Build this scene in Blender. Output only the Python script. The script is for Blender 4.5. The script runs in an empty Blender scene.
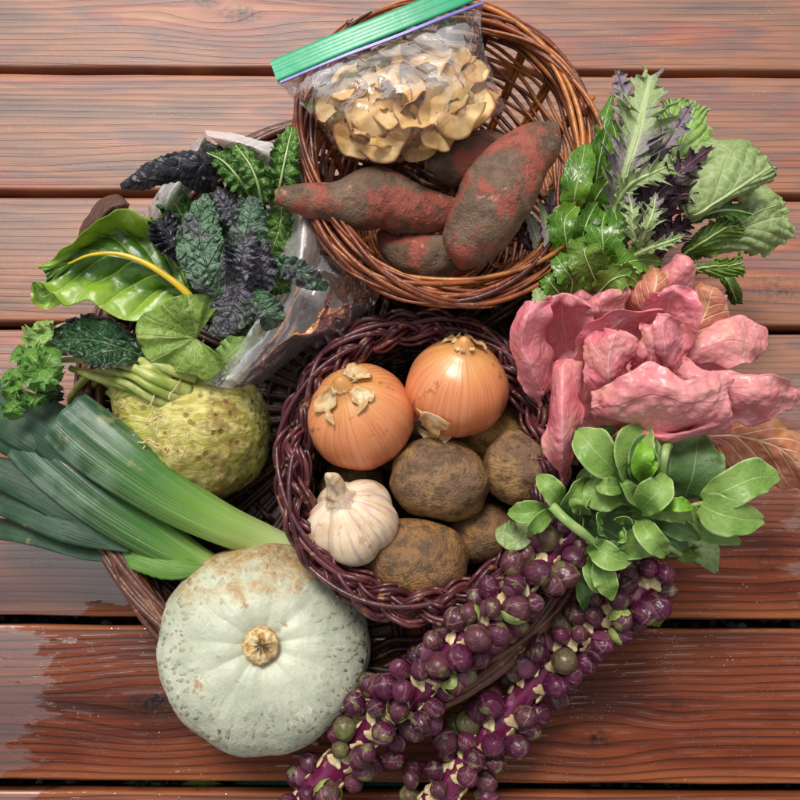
import bpy, math, random
import numpy as np
from mathutils import Vector
rng = np.random.default_rng(7)
random.seed(7)
SC = bpy.context.scene
COL = SC.collection
PI = math.pi
# ------------------------------------------------------------ camera
D, TH, F = 0.87, math.radians(12.5), 868.0
CT, ST = math.cos(TH), math.sin(TH)
CAM = np.array([0, -D*ST, D*CT])
def ray(u, v):
    x, y = (u-400)/F, (400-v)/F
    return np.array([x, y*CT+ST, y*ST-CT])
def P(u, v, z):
    """photo pixel + height above the deck -> world point"""
    r = ray(u, v); t = (z-CAM[2])/r[2]
    return CAM+r*t
def mpp(p):
    """metres per pixel at a world point"""
    return ((CAM[2]-p[2])*CT+(p[1]-CAM[1])*ST)/F
# ------------------------------------------------------------ noise
_L = rng.random((32, 32, 32))*2-1
def vn(p):
    p = np.asarray(p, float); i = np.floor(p).astype(int); f = p-i; f = f*f*(3-2*f)
    o = 0
    for dx in (0, 1):
        wx = f[..., 0] if dx else 1-f[..., 0]
        for dy in (0, 1):
            wy = f[..., 1] if dy else 1-f[..., 1]
            for dz in (0, 1):
                wz = f[..., 2] if dz else 1-f[..., 2]
                o = o+wx*wy*wz*_L[(i[..., 0]+dx) % 32, (i[..., 1]+dy) % 32, (i[..., 2]+dz) % 32]
    return o
def fbm(p, o=4):
    p = np.asarray(p, float); r = 0; a = 1
    for k in range(o):
        r = r+a*vn(p*2**k+17.3*k); a *= .5
    return r
# ------------------------------------------------------------ splines
def cr(pts, n):
    """Catmull-Rom resample of pts (k,...) to n samples"""
    pts = np.asarray(pts, float); k = len(pts)
    if k == 1: return np.repeat(pts, n, 0)
    if k == 2:
        t = np.linspace(0, 1, n).reshape((-1,)+(1,)*(pts.ndim-1))
        return pts[0]*(1-t)+pts[1]*t
    q = np.concatenate([[2*pts[0]-pts[1]], pts, [2*pts[-1]-pts[-2]]])
    t = np.linspace(0, k-1, n); i = np.minimum(t.astype(int), k-2); f = (t-i).reshape((-1,)+(1,)*(pts.ndim-1))
    a, b, c, d = q[i], q[i+1], q[i+2], q[i+3]
    return .5*(2*b+(c-a)*f+(2*a-5*b+4*c-d)*f*f+(-a+3*b-3*c+d)*f**3)
def nrm(a):
    return a/np.maximum(np.linalg.norm(a, axis=-1, keepdims=True), 1e-9)
def gnormal(G):
    du = np.gradient(G, axis=0); dv = np.gradient(G, axis=1)
    n = nrm(np.cross(dv, du))
    if n[..., 2].mean() < 0: n = -n
    return n
# ------------------------------------------------------------ mesh building
class MB:
    def __init__(s): s.v = []; s.f = []; s.uv = []; s.lu = []; s.t = []; s.n = 0
    def grid(s, G, cj=False, ci=False, tint=0., uv=None):
        G = np.asarray(G, float); m, n = G.shape[:2]
        idx = np.arange(m*n).reshape(m, n)+s.n
        if cj: idx = np.concatenate([idx, idx[:, :1]], 1)
        if ci: idx = np.concatenate([idx, idx[:1]], 0)
        q = np.stack([idx[:-1, :-1], idx[:-1, 1:], idx[1:, 1:], idx[1:, :-1]], -1).reshape(-1, 4)
        s.v.append(G.reshape(-1, 3)); s.f.append(q)
        if uv is None:
            a, b = np.meshgrid(np.linspace(0, 1, n, endpoint=not cj), np.linspace(0, 1, m)); uv = np.stack([a, b], -1)
        w = uv
        if cj: w = np.concatenate([w, w[:, :1]+np.array([1., 0])], 1)
        if ci: w = np.concatenate([w, w[:1]], 0)
        s.lu.append(np.stack([w[:-1, :-1], w[:-1, 1:], w[1:, 1:], w[1:, :-1]], -2).reshape(-1, 2))
        s.uv.append(uv.reshape(-1, 2))
        s.t.append(np.broadcast_to(np.asarray(tint, float), (m, n)).reshape(-1) if np.ndim(tint) < 2 else np.asarray(tint).reshape(-1))
        s.n += m*n
        return s
    def tube(s, path, r, sides=7, tint=0., ref=None, cap=True, flat=1.):
        p = np.asarray(path, float); n = len(p); r = np.broadcast_to(np.asarray(r, float), (n,))
        T = nrm(np.gradient(p, axis=0))
        if ref is None: ref = np.array([0, 0, 1.]) if abs(T[:, 2]).mean() < .7 else np.array([1., .1, 0])
        S = nrm(np.cross(T, ref)); U = np.cross(S, T)
        a = np.linspace(0, 2*PI, sides, endpoint=False)
        G = p[:, None]+r[:, None, None]*(S[:, None]*np.cos(a)[None, :, None]+flat*U[:, None]*np.sin(a)[None, :, None])
        if cap: G = np.concatenate([np.repeat(p[:1, None], sides, 1), G, np.repeat(p[-1:, None], sides, 1)])
        return s.grid(G, cj=True, tint=tint)
    def box(s, lo, hi, tint=0.):
        x0, y0, z0 = lo; x1, y1, z1 = hi
        G = []
        for x, inset in ((x0, 1), (x0, 0), (x1, 0), (x1, 1)):
            if inset: G.append([[x, (y0+y1)/2, (z0+z1)/2]]*4)
            else: G.append([[x, y0, z0], [x, y1, z0], [x, y1, z1], [x, y0, z1]])
        return s.grid(np.array(G, float), cj=True, tint=tint)
    def build(s, name, mat, parent=None, smooth=True, solid=0., sub=0):
        v = np.concatenate(s.v); f = np.concatenate(s.f); lu = np.concatenate(s.lu); t = np.concatenate(s.t)
        org = np.zeros(3)
        if parent is not None: org = np.array(ORG[parent.name])
        me = bpy.data.meshes.new(name)
        me.vertices.add(len(v)); me.vertices.foreach_set('co', (v-org).astype(np.float32).ravel())
        me.loops.add(len(f)*4); me.loops.foreach_set('vertex_index', f.astype(np.int32).ravel())
        me.polygons.add(len(f)); me.polygons.foreach_set('loop_start', (np.arange(len(f))*4).astype(np.int32))
        me.update(calc_edges=True)
        me.polygons.foreach_set('use_smooth', np.full(len(f), smooth))
        l = me.uv_layers.new(name='UVMap'); l.data.foreach_set('uv', lu.astype(np.float32).ravel())
        a = me.attributes.new('tint', 'FLOAT', 'POINT'); a.data.foreach_set('value', t.astype(np.float32))
        me.validate(); me.update()
        me.materials.append(mat)
        o = bpy.data.objects.new(name, me); COL.objects.link(o)
        if parent is not None: o.parent = parent
        ORG[o.name] = org
        if solid:
            m = o.modifiers.new('Solidify', 'SOLIDIFY'); m.thickness = solid; m.offset = -1
        return o
ORG = {}
def thing(name, label, cat, loc, group=None):
    o = bpy.data.objects.new(name, None); COL.objects.link(o); o.empty_display_size = .02
    o.location = [float(x) for x in loc]; ORG[o.name] = np.array(loc, float)
    return tag(o, label, cat, group)
def tag(o, label, cat, group=None):
    o['label'] = label; o['category'] = cat
    if group: o['group'] = group
    return o
def dup(o, parent=None, mesh=None):
    c = o.copy(); COL.objects.link(c)
    if mesh: c.data = mesh
    c.parent = parent
    return c
# ------------------------------------------------------------ colours and nodes
def C(h, k=1.):
    h = h.lstrip('#'); r = []
    for i in (0, 2, 4):
        x = int(h[i:i+2], 16)/255
        r.append((x/12.92 if x <= .04045 else ((x+.055)/1.055)**2.4)*k)
    return (*r, 1)
class N:
    def __init__(s, name):
        s.m = bpy.data.materials.new(name); s.m.use_nodes = True; s.t = s.m.node_tree; s.t.nodes.clear()
        s.out = s.t.nodes.new('ShaderNodeOutputMaterial')
    def nd(s, ty, ins=None, **at):
        n = s.t.nodes.new('ShaderNode'+ty)
        for k, v in at.items(): setattr(n, k, v)
        for k, v in (ins or {}).items(): s.put(n.inputs[k], v)
        return n
    def put(s, so, v):
        if isinstance(v, bpy.types.NodeSocket): s.t.links.new(v, so)
        elif isinstance(v, bpy.types.Node): s.t.links.new(v.outputs[0], so)
        else: so.default_value = v
    def m_(s, op, a, b=0., c=0., clamp=False):
        n = s.nd('Math', operation=op, use_clamp=clamp)
        for i, x in enumerate((a, b, c)): s.put(n.inputs[i], x)
        return n.outputs[0]
    def mix(s, f, a, b, bt='MIX'):
        n = s.nd('Mix', data_type='RGBA', blend_type=bt)
        s.put(n.inputs[0], f); s.put(n.inputs[6], a); s.put(n.inputs[7], b)
        return n.outputs[2]
    def ramp(s, f, st, interp='LINEAR'):
        n = s.nd('ValToRGB'); r = n.color_ramp; r.interpolation = interp
        while len(r.elements) < len(st): r.elements.new(.5)
        for e, (p, c) in zip(r.elements, st):
            e.position = p; e.color = c if isinstance(c, tuple) else (c, c, c, 1)
        s.put(n.inputs[0], f); return n.outputs[0]
    def sm(s, x, a, b):
        n = s.nd('MapRange', interpolation_type='SMOOTHSTEP'); s.put(n.inputs[0], x)
        n.inputs[1].default_value = a; n.inputs[2].default_value = b; return n.outputs[0]
    def obj(s): return s.nd('TexCoord').outputs['Object']
    def uv(s):
        n = s.nd('SeparateXYZ', {0: s.nd('TexCoord').outputs['UV']}); return n.outputs[0], n.outputs[1]
    def cyl(s, u, v, f, kv, off=0.):
        a = s.m_('MULTIPLY', u, 2*PI); k = f/(2*PI)
        return s.nd('CombineXYZ', {0: s.m_('MULTIPLY', s.m_('COSINE', a), k), 1: s.m_('MULTIPLY', s.m_('SINE', a), k), 2: s.m_('MULTIPLY_ADD', v, kv, off)}).outputs[0]
    def tint(s): return s.nd('Attribute', attribute_name='tint').outputs['Fac']
    def map(s, v, sc=(1, 1, 1), lo=(0, 0, 0), ro=(0, 0, 0)):
        return s.nd('Mapping', {0: v, 1: lo, 2: ro, 3: sc}).outputs[0]
    def noise(s, v, sc, det=4., ro=.55, dist=0.):
        return s.nd('TexNoise', {'Vector': v, 'Scale': sc, 'Detail': det, 'Roughness': ro, 'Distortion': dist}).outputs[0]
    def vor(s, v, sc, feat='F1', rand=1.):
        n = s.nd('TexVoronoi', feature=feat); s.put(n.inputs['Vector'], v); n.inputs['Scale'].default_value = sc
        n.inputs['Randomness'].default_value = rand; return n
    def bump(s, h, st=.3, di=.001, nrm_=None):
        n = s.nd('Bump', {'Height': h, 'Strength': st, 'Distance': di})
        if nrm_ is not None: s.put(n.inputs['Normal'], nrm_)
        return n.outputs[0]
    def pbr(s, col, rough=.5, normal=None, spec=.5, sss=0., coat=0., coatr=.1, ior=None, transl=0., tcol=None, sheen=0.):
        n = s.nd('BsdfPrincipled', {'Base Color': col, 'Roughness': rough, 'Specular IOR Level': spec})
        if ior: s.put(n.inputs['IOR'], ior)
        if normal is not None: s.put(n.inputs['Normal'], normal)
        if sss: n.inputs['Subsurface Weight'].default_value = sss; n.inputs['Subsurface Radius'].default_value = (.5, .3, .2); n.inputs['Subsurface Scale'].default_value = .006
        if coat: s.put(n.inputs['Coat Weight'], coat); s.put(n.inputs['Coat Roughness'], coatr)
        if sheen: n.inputs['Sheen Weight'].default_value = sheen
        sh = n.outputs[0]
        if transl:
            t = s.nd('BsdfTranslucent', {0: tcol if tcol is not None else col})
            mx = s.nd('MixShader', {0: transl, 1: sh, 2: t.outputs[0]}); sh = mx.outputs[0]
        s.t.links.new(sh, s.out.inputs[0]); return s.m
# ------------------------------------------------------------ materials
def leafmat(name, col, col2, vein, vc=8., slope=2.5, vw=.10, midw=.05, vstr=.8, netsc=160., netstr=.35, bsc=120., bst=.5, rough=.4,
            edge=None, ew=.8, patch=None, psc=25., pth=.5, transl=.22, spec=.45, fan=False, quilt=.0015, netcol=None):
    n = N(name); u, v = n.uv(); ob = n.obj()
    a = n.m_('ABSOLUTE', n.m_('MULTIPLY_ADD', u, 2., -1.))
    w1 = n.noise(ob, 30., 2.)
    q = n.m_('MULTIPLY_ADD', v, vc, n.m_('MULTIPLY', a, -slope))
    q = n.m_('ADD', q, n.m_('MULTIPLY', w1, .3))
    if fan: q = n.m_('MULTIPLY', u, vc)
    fr = n.m_('ABSOLUTE', n.m_('SUBTRACT', n.m_('FRACT', q), .5))      # 0 at vein
    sv = n.m_('SUBTRACT', 1., n.sm(fr, 0., vw))
    sv = n.m_('MULTIPLY', sv, n.m_('SUBTRACT', 1., n.m_('MULTIPLY', a, .55)))
    mid = n.m_('SUBTRACT', 1., n.sm(a, midw*.55, midw*1.2))
    mid = n.m_('MULTIPLY', mid, n.m_('SUBTRACT', 1.1, n.m_('MULTIPLY', v, .6)))
    wob = n.nd('VectorMath', {0: n.nd('TexNoise', {'Vector': ob, 'Scale': 70.}).outputs[1], 1: (.008, .008, .008), 2: ob}, operation='MULTIPLY_ADD').outputs[0]
    ne = n.vor(wob, netsc, 'DISTANCE_TO_EDGE').outputs[0]
    net = n.m_('SUBTRACT', 1., n.sm(ne, 0., .12))
    vm = n.m_('MAXIMUM', n.m_('MULTIPLY', sv, vstr), mid, clamp=True)
    vm2 = n.m_('MAXIMUM', vm, n.m_('MULTIPLY', net, netstr), clamp=True)
    c = n.mix(n.sm(n.noise(ob, 35., 3.), .35, .65), C(col), C(col2))
    c = n.mix(n.m_('MULTIPLY', n.noise(ob, 260., 3.), .35), c, n.mix(.5, c, C('202a10')))
    if patch: c = n.mix(n.sm(n.noise(ob, psc, 4.), pth-.07, pth+.1), c, C(patch))
    if edge: c = n.mix(n.sm(n.m_('ADD', a, n.m_('MULTIPLY_ADD', n.noise(ob, 70., 3.), .4, -.2)), ew-.15, ew+.12), c, C(edge))
    if netcol: c = n.mix(n.m_('MULTIPLY', net, netstr), c, C(netcol)); vm2 = vm
    c = n.mix(vm2, c, C(vein))
    h = n.m_('ADD', n.m_('MULTIPLY', n.sm(ne, 0., .45), .6), n.m_('MULTIPLY', n.noise(ob, bsc, 3.), .8))
    h = n.m_('SUBTRACT', h, n.m_('MULTIPLY', vm, .9))
    b = n.bump(h, bst, quilt)
    rg = n.m_('MULTIPLY_ADD', n.noise(ob, 90., 2.), .25, rough-.12)
    return n.pbr(c, rg, b, spec=spec, transl=transl, tcol=n.mix(.4, c, C('788c30') if not patch else c))
MT = {}
MT['chard'] = leafmat('chard_leaf', '3c6a14', '5a8a1c', 'aec456', vc=6, slope=2.2, vw=.10, netsc=60, netstr=.08, bsc=60, bst=.5, rough=.34, quilt=.002, edge='8fb430', ew=.66, spec=.7)
MT['round'] = leafmat('savoy_leaf', '7a9c3c', '92b04e', 'c6d48c', vc=9, fan=True, vw=.07, midw=.02, netsc=150, netstr=.2, rough=.4, quilt=.002)
MT['black'] = leafmat('black_kale_leaf', '23232b', '3a3a46', '40404a', vc=11, slope=1.5, netsc=85, netstr=.2, vstr=.5, bsc=60, bst=1., rough=.34, quilt=.006, transl=.03)
MT['kale'] = leafmat('dark_kale_leaf', '4f7254', '74937a', '54704c', vc=9, slope=1.6, netsc=140, netstr=.35, vstr=.5, bsc=120, bst=1., rough=.36, quilt=.006, transl=.06, patch='56545c', pth=.54)
MT['gkale'] = leafmat('green_kale_leaf', '3e6c28', '5e8c3a', 'a0b86c', vc=9, slope=1.6, midw=.09, netsc=110, netstr=.3, bsc=140, bst=1., rough=.36, quilt=.005, transl=.15)
MT['pkale'] = leafmat('purple_kale_leaf', '524e58', '787680', '544c58', vc=8, slope=1.6, netsc=140, netstr=.35, bsc=140, bst=1., rough=.36, quilt=.006, transl=.03, patch='4a6048', pth=.55)
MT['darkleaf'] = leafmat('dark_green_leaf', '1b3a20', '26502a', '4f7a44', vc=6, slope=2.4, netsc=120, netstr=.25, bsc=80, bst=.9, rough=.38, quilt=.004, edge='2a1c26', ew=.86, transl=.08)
MT['celery'] = leafmat('celery_leaf', '447e2a', '62983a', 'a2c26c', vc=5, slope=2., netsc=230, netstr=.2, bsc=200, bst=.7, rough=.33, quilt=.001)
MT['must'] = leafmat('mustard_green_leaf', '4c7c1c', '6a982a', '9cba58', vc=6, slope=2.6, netsc=200, netstr=.12, bsc=70, bst=.3, rough=.26, quilt=.0015, spec=.6)
MT['mustd'] = leafmat('deep_green_leaf', '3a6618', '4c7a22', '86a450', vc=6, slope=2.6, netsc=200, netstr=.12, bsc=70, bst=.3, rough=.32, quilt=.0015)
MT['olive'] = leafmat('olive_leaf', '5f8226', '718f34', '93ad5c', vc=6, slope=2.6, netsc=180, netstr=.22, bsc=150, bst=.6, rough=.36, quilt=.0015)
MT['broad'] = leafmat('broad_mustard_leaf', '8ca864', '9eb474', 'c6d49e', vc=5, slope=3.2, vw=.07, midw=.045, netsc=90, netstr=.4, bsc=90, bst=.6, rough=.5, quilt=.0015)
MT['broady'] = leafmat('yellow_green_leaf', '86b050', '9bc065', 'bcd68a', vc=5, slope=3., netsc=110, netstr=.35, bsc=90, bst=.6, rough=.5, quilt=.0015)
MT['friz'] = leafmat('frizzy_pale_leaf', 'a9bd84', '95ab6c', 'd0dbaa', vc=14, slope=2., midw=.12, netsc=220, netstr=.2, bsc=150, bst=.5, rough=.5, quilt=.001, patch='847482', psc=22, pth=.56)
MT['frizt'] = leafmat('frizzy_purple_leaf', '77687a', '8f8090', 'a9a9a0', vc=14, slope=2., midw=.10, netsc=220, netstr=.2, bsc=150, bst=.5, rough=.5, quilt=.001, patch='8a9a78', psc=22, pth=.6, transl=.1)
MT['purp'] = leafmat('dark_purple_leaf', '371f2c', '492c3a', '6a4656', vc=14, slope=2., midw=.10, netsc=220, netstr=.15, bsc=150, bst=.5, rough=.42, quilt=.001, transl=.05)
MT['fava'] = leafmat('bean_leaf', '7aa448', '92b45c', 'b4cc86', vc=7, slope=2.6, vw=.06, vstr=.4, midw=.035, netsc=200, netstr=.10, bsc=90, bst=.35, rough=.4, edge='b4cc86', ew=.97, quilt=.001)
MT['favad'] = leafmat('dark_bean_leaf', '4c6c36', '5e8046', '82a064', vc=6, slope=2.6, vw=.05, vstr=.35, midw=.035, netsc=200, netstr=.06, bsc=160, bst=.35, rough=.5, edge='8cac66', ew=.97, quilt=.001)
MT['favay'] = leafmat('young_bean_leaf', '74b02c', '8ac23c', 'a6d060', vc=6, slope=2.6, vw=.05, vstr=.3, midw=.03, netsc=200, netstr=.05, rough=.42, quilt=.001)
MT['rad'] = leafmat('pink_chicory_leaf', 'f88a98', 'fca6b0', 'ffcccc', vc=5, slope=2.8, vw=.07, vstr=.35, midw=.03, netsc=115, netstr=.26, netcol='e47886', bsc=40, bst=.5, spec=.6, rough=.31, quilt=.0018, transl=.25, patch='f8b0a4', psc=18, pth=.6)
MT['radp'] = leafmat('pale_pink_chicory_leaf', 'fcb8b4', 'f89ca2', 'de707e', vc=5, slope=2.8, vw=.05, vstr=.3, midw=.02, netsc=120, netstr=.36, bsc=40, bst=.5, spec=.6, rough=.31, quilt=.0014, transl=.25, patch='f8c4ac', psc=20, pth=.6)
MT['rado'] = leafmat('bronze_pink_chicory_leaf', 'e08878', 'd48a66', 'f0d0a8', vc=6, slope=2.8, vw=.14, midw=.04, netsc=50, netstr=.2, bsc=40, bst=.5, rough=.4, quilt=.002, transl=.15, patch='b5713c', psc=20, pth=.55)
MT['leekleaf'] = leafmat('leek_leaf', '3b6b56', '486f5f', '6f9478', vc=0.01, slope=0, midw=.02, netsc=400, netstr=.0, bsc=80, bst=.3, rough=.45, transl=.05, quilt=.001)
MT['brown'] = leafmat('brown_dry_leaf', '4d342b', '5e4035', '6a4c3e', netstr=.1, rough=.35, transl=.0)
for k in ('rad', 'radp', 'rado'): pass

def stripe_leek(sh=0.):
    n = N('leek_skin'); u, v = n.uv(); ob = n.obj()
    st = n.nd('TexNoise', {'Vector': n.cyl(u, v, 60., 1.2), 'Scale': 1.6, 'Detail': 3.}).outputs[0]
    vv = n.m_('ADD', v, n.m_('MULTIPLY_ADD', st, .22, -.11+sh))
    c = n.ramp(vv, [(0., C('d3dca4')), (.12, C('bccd86')), (.28, C('9cbb5c')), (.44, C('6a9638')), (.6, C('3d7028')), (.8, C('2a502a')), (1., C('2c4e38'))])
    c = n.mix(n.m_('MULTIPLY', n.sm(st, .45, .7), n.m_('MULTIPLY_ADD', v, -.3, .34)), c, C('dbe8b8'))
    c = n.mix(n.m_('MULTIPLY', n.sm(n.noise(ob, 40., 5.), .62, .72), .35), c, C('b9a06a'))
    c = n.mix(n.m_('MULTIPLY', n.sm(n.noise(ob, 25., 4.), .45, .65), n.m_('MULTIPLY', n.sm(v, .45, .8), .35)), c, C('9cb4a0'))
    b = n.bump(n.m_('ADD', st, n.m_('MULTIPLY', n.noise(ob, 150., 2.), .3)), .5, .0012)
    return n.pbr(c, n.m_('MULTIPLY_ADD', n.noise(ob, 60., 3.), .3, .22), b, spec=.5, sss=.08)
MT['leek'] = stripe_leek(); MT['leek2'] = stripe_leek(.2)
def strapmat(name, c1, c2, c3):
    n = N(name); u, v = n.uv(); ob = n.obj()
    st = n.nd('TexNoise', {'Vector': n.nd('CombineXYZ', {0: n.m_('MULTIPLY', u, 40.), 1: n.m_('MULTIPLY', v, 1.5)}).outputs[0], 'Scale': 1.4, 'Detail': 4.}).outputs[0]
    c = n.mix(n.sm(st, .35, .65), C(c1), C(c2))
    c = n.mix(n.m_('MULTIPLY', n.sm(n.noise(ob, 30., 5.), .45, .7), .45), c, C(c3))
    c = n.mix(n.m_('MULTIPLY', n.sm(n.noise(ob, 45., 6.), .62, .7), .4), c, C('a08a62'))
    b = n.bump(n.m_('ADD', st, n.noise(ob, 60., 2.)), .5, .0012)
    return n.pbr(c, n.m_('MULTIPLY_ADD', n.noise(ob, 60., 3.), .3, .25), b, spec=.5, transl=.05)
MT['strap'] = strapmat('leek_flag_leaf', '1a3824', '284c30', '4a6a4c')
MT['strapg'] = strapmat('leek_green_leaf', '517e2c', '6e983e', '345e34')

def willow(name, cols, rough=.32, spec=.5):
    n = N(name); ob = n.obj(); t = n.tint(); u, v = n.uv()
    k = len(cols)-1
    c = n.ramp(t, [(i/k, C(x)) for i, x in enumerate(cols)])
    c = n.mix(n.m_('MULTIPLY', n.sm(n.noise(ob, 55., 4.), .4, .7), .6), c, C('1f0d0c'))
    c = n.mix(n.m_('MULTIPLY', n.sm(n.noise(ob, 140., 4.), .58, .7), .5), c, C('b98a58'))
    b = n.bump(n.noise(ob, 300., 4.), .5, .0008)
    return n.pbr(c, n.m_('MULTIPLY_ADD', n.noise(ob, 200., 2.), .35, rough-.15), b, spec=spec)
MT['wout'] = willow('orange_willow', ['4a1a16', '8a4420', 'b0652c', 'c47a38', '6e2a20', '9c5428'])
MT['wpur'] = willow('purple_willow', ['3c141c', '52202a', '60303a', '47181e', '6e3a3c', '4a1c26'], .28)
MT['wbig'] = willow('brown_willow', ['4a231f', '6b4230', '7b4f38', '50282a', '8a6444', '5a2c26'])
MT['win'] = willow('dark_willow_weave', ['2c1414', '40221c', '52301f', '341a1e', '4c3426'], .4)

def onionmat():
    n = N('onion_skin'); u, v = n.uv(); ob = n.obj()
    st = n.nd('TexNoise', {'Vector': n.cyl(u, v, 70., 2.), 'Scale': 1., 'Detail': 4.}).outputs[0]
    c = n.ramp(n.m_('ADD', v, n.m_('MULTIPLY_ADD', n.noise(ob, 25., 3.), .3, -.15)), [(0., C('cf9550')), (.14, C('d69858')), (.3, C('da8a5a')), (.62, C('d4744e')), (.85, C('e2ac8c')), (1, C('e8c8ac'))])
    c = n.mix(n.m_('MULTIPLY', n.sm(st, .4, .7), .3), c, C('e6ab7c'))
    fine = n.nd('TexNoise', {'Vector': n.cyl(u, v, 260., 2.5), 'Scale': 1., 'Detail': 2.}).outputs[0]
    c = n.mix(n.m_('MULTIPLY', n.sm(fine, .54, .66), .45), c, C('8f4524'))
    c = n.mix(n.m_('MULTIPLY', n.sm(n.noise(ob, 38., 6., .65), .6, .66), .65), c, C('8a5024'))
    sm_ = n.m_('MULTIPLY', n.sm(n.noise(n.map(ob, (1, 3, 1), ro=(0, 0, .6)), 70., 5., .7), .68, .73), .8)
    c = n.mix(sm_, c, C('3c2412'))
    b = n.bump(n.m_('ADD', st, n.m_('MULTIPLY', n.noise(ob, 30., 3.), .6)), .3, .001)
    return n.pbr(c, n.m_('MULTIPLY_ADD', n.noise(ob, 40., 3.), .3, .12), b, spec=.65, sss=.06)
MT['onion'] = onionmat()
n = N('onion_paper'); ob = n.obj()
MT['paper'] = n.pbr(n.mix(n.sm(n.noise(ob, 90., 4.), .35, .65), C('f2dcb0'), C('daae74')), .3, n.bump(n.noise(ob, 120., 4.), .7, .001), transl=.35)
n = N('garlic_skin'); u, v = n.uv(); ob = n.obj()
st = n.nd('TexNoise', {'Vector': n.cyl(u, v, 60., 1.8), 'Scale': 1., 'Detail': 4.}).outputs[0]
c = n.mix(n.sm(n.noise(ob, 45., 4.), .35, .65), C('e2cfb4'), C('d2b894'))
c = n.mix(n.m_('MULTIPLY', n.sm(st, .5, .66), .55), c, C('a9798c'))
c = n.mix(n.m_('MULTIPLY', n.sm(n.noise(ob, 80., 5., .65), .56, .64), .5), c, C('a0784e'))
MT['garlic'] = n.pbr(c, .42, n.bump(n.m_('ADD', st, n.noise(ob, 60., 4.)), .6, .0015), sss=.1)

def potmat(name, a, b, c3, mud='4c3a28'):
    n = N(name); ob = n.obj()
    c = n.mix(n.sm(n.noise(ob, 28., 5., .6), .4, .6), C(a), C(b))
    c = n.mix(n.m_('MULTIPLY', n.sm(n.noise(ob, 18., 6., .7), .5, .62), .8), c, C(c3))
    c = n.mix(n.m_('MULTIPLY', n.sm(n.noise(ob, 90., 6., .7), .48, .6), .7), c, C(mud))
    sp = n.m_('SUBTRACT', 1., n.sm(n.vor(ob, 120.).outputs[0], .08, .2))
    c = n.mix(n.m_('MULTIPLY', sp, .5), c, C('2c1d12'))
    h = n.m_('ADD', n.noise(ob, 120., 6., .7), n.m_('MULTIPLY', n.noise(ob, 500., 3.), .4))
    return n.pbr(c, n.m_('MULTIPLY_ADD', n.noise(ob, 60., 3.), .4, .2), n.bump(h, 1., .003), spec=.5)
MT['pot'] = potmat('dirty_potato_skin', '785a44', '8e6c4a', 'a8824e')
MT['poty'] = potmat('yellow_potato_skin', '94702e', 'a07c3a', '7c5a24', '5c4020')
MT['potl'] = potmat('ochre_potato_skin', '74543a', '8a643c', 'a87a3a')
def sweetmat():
    n = N('sweet_potato_skin'); ob = n.obj()
    c = n.mix(n.sm(n.noise(ob, 30., 5., .65), .42, .58), C('66503f'), C('7c6450'))
    c = n.mix(n.m_('MULTIPLY', n.sm(n.noise(n.map(ob, lo=(3, 1, 2)), 22., 5., .65), .48, .58), .75), c, C('aa4e40'))
    c = n.mix(n.m_('MULTIPLY', n.sm(n.noise(n.map(ob, lo=(7, 1, 2)), 55., 5., .6), .63, .68), .8), c, C('d08468'))
    c = n.mix(n.m_('MULTIPLY', n.sm(n.noise(ob, 100., 6., .7), .52, .62), .55), c, C('48362c'))
    h = n.m_('ADD', n.noise(ob, 130., 6., .7), n.m_('MULTIPLY', n.noise(ob, 420., 3.), .4))
    return n.pbr(c, n.m_('MULTIPLY_ADD', n.noise(ob, 60., 3.), .4, .25), n.bump(h, 1., .003), spec=.45)
MT['sweet'] = sweetmat()
n = N('cut_root_end'); ob = n.obj()
MT['cut'] = n.pbr(n.mix(n.noise(ob, 400., 3.), C('a08050'), C('6e5434')), .8, n.bump(n.noise(ob, 500., 4.), 1., .002))
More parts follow.
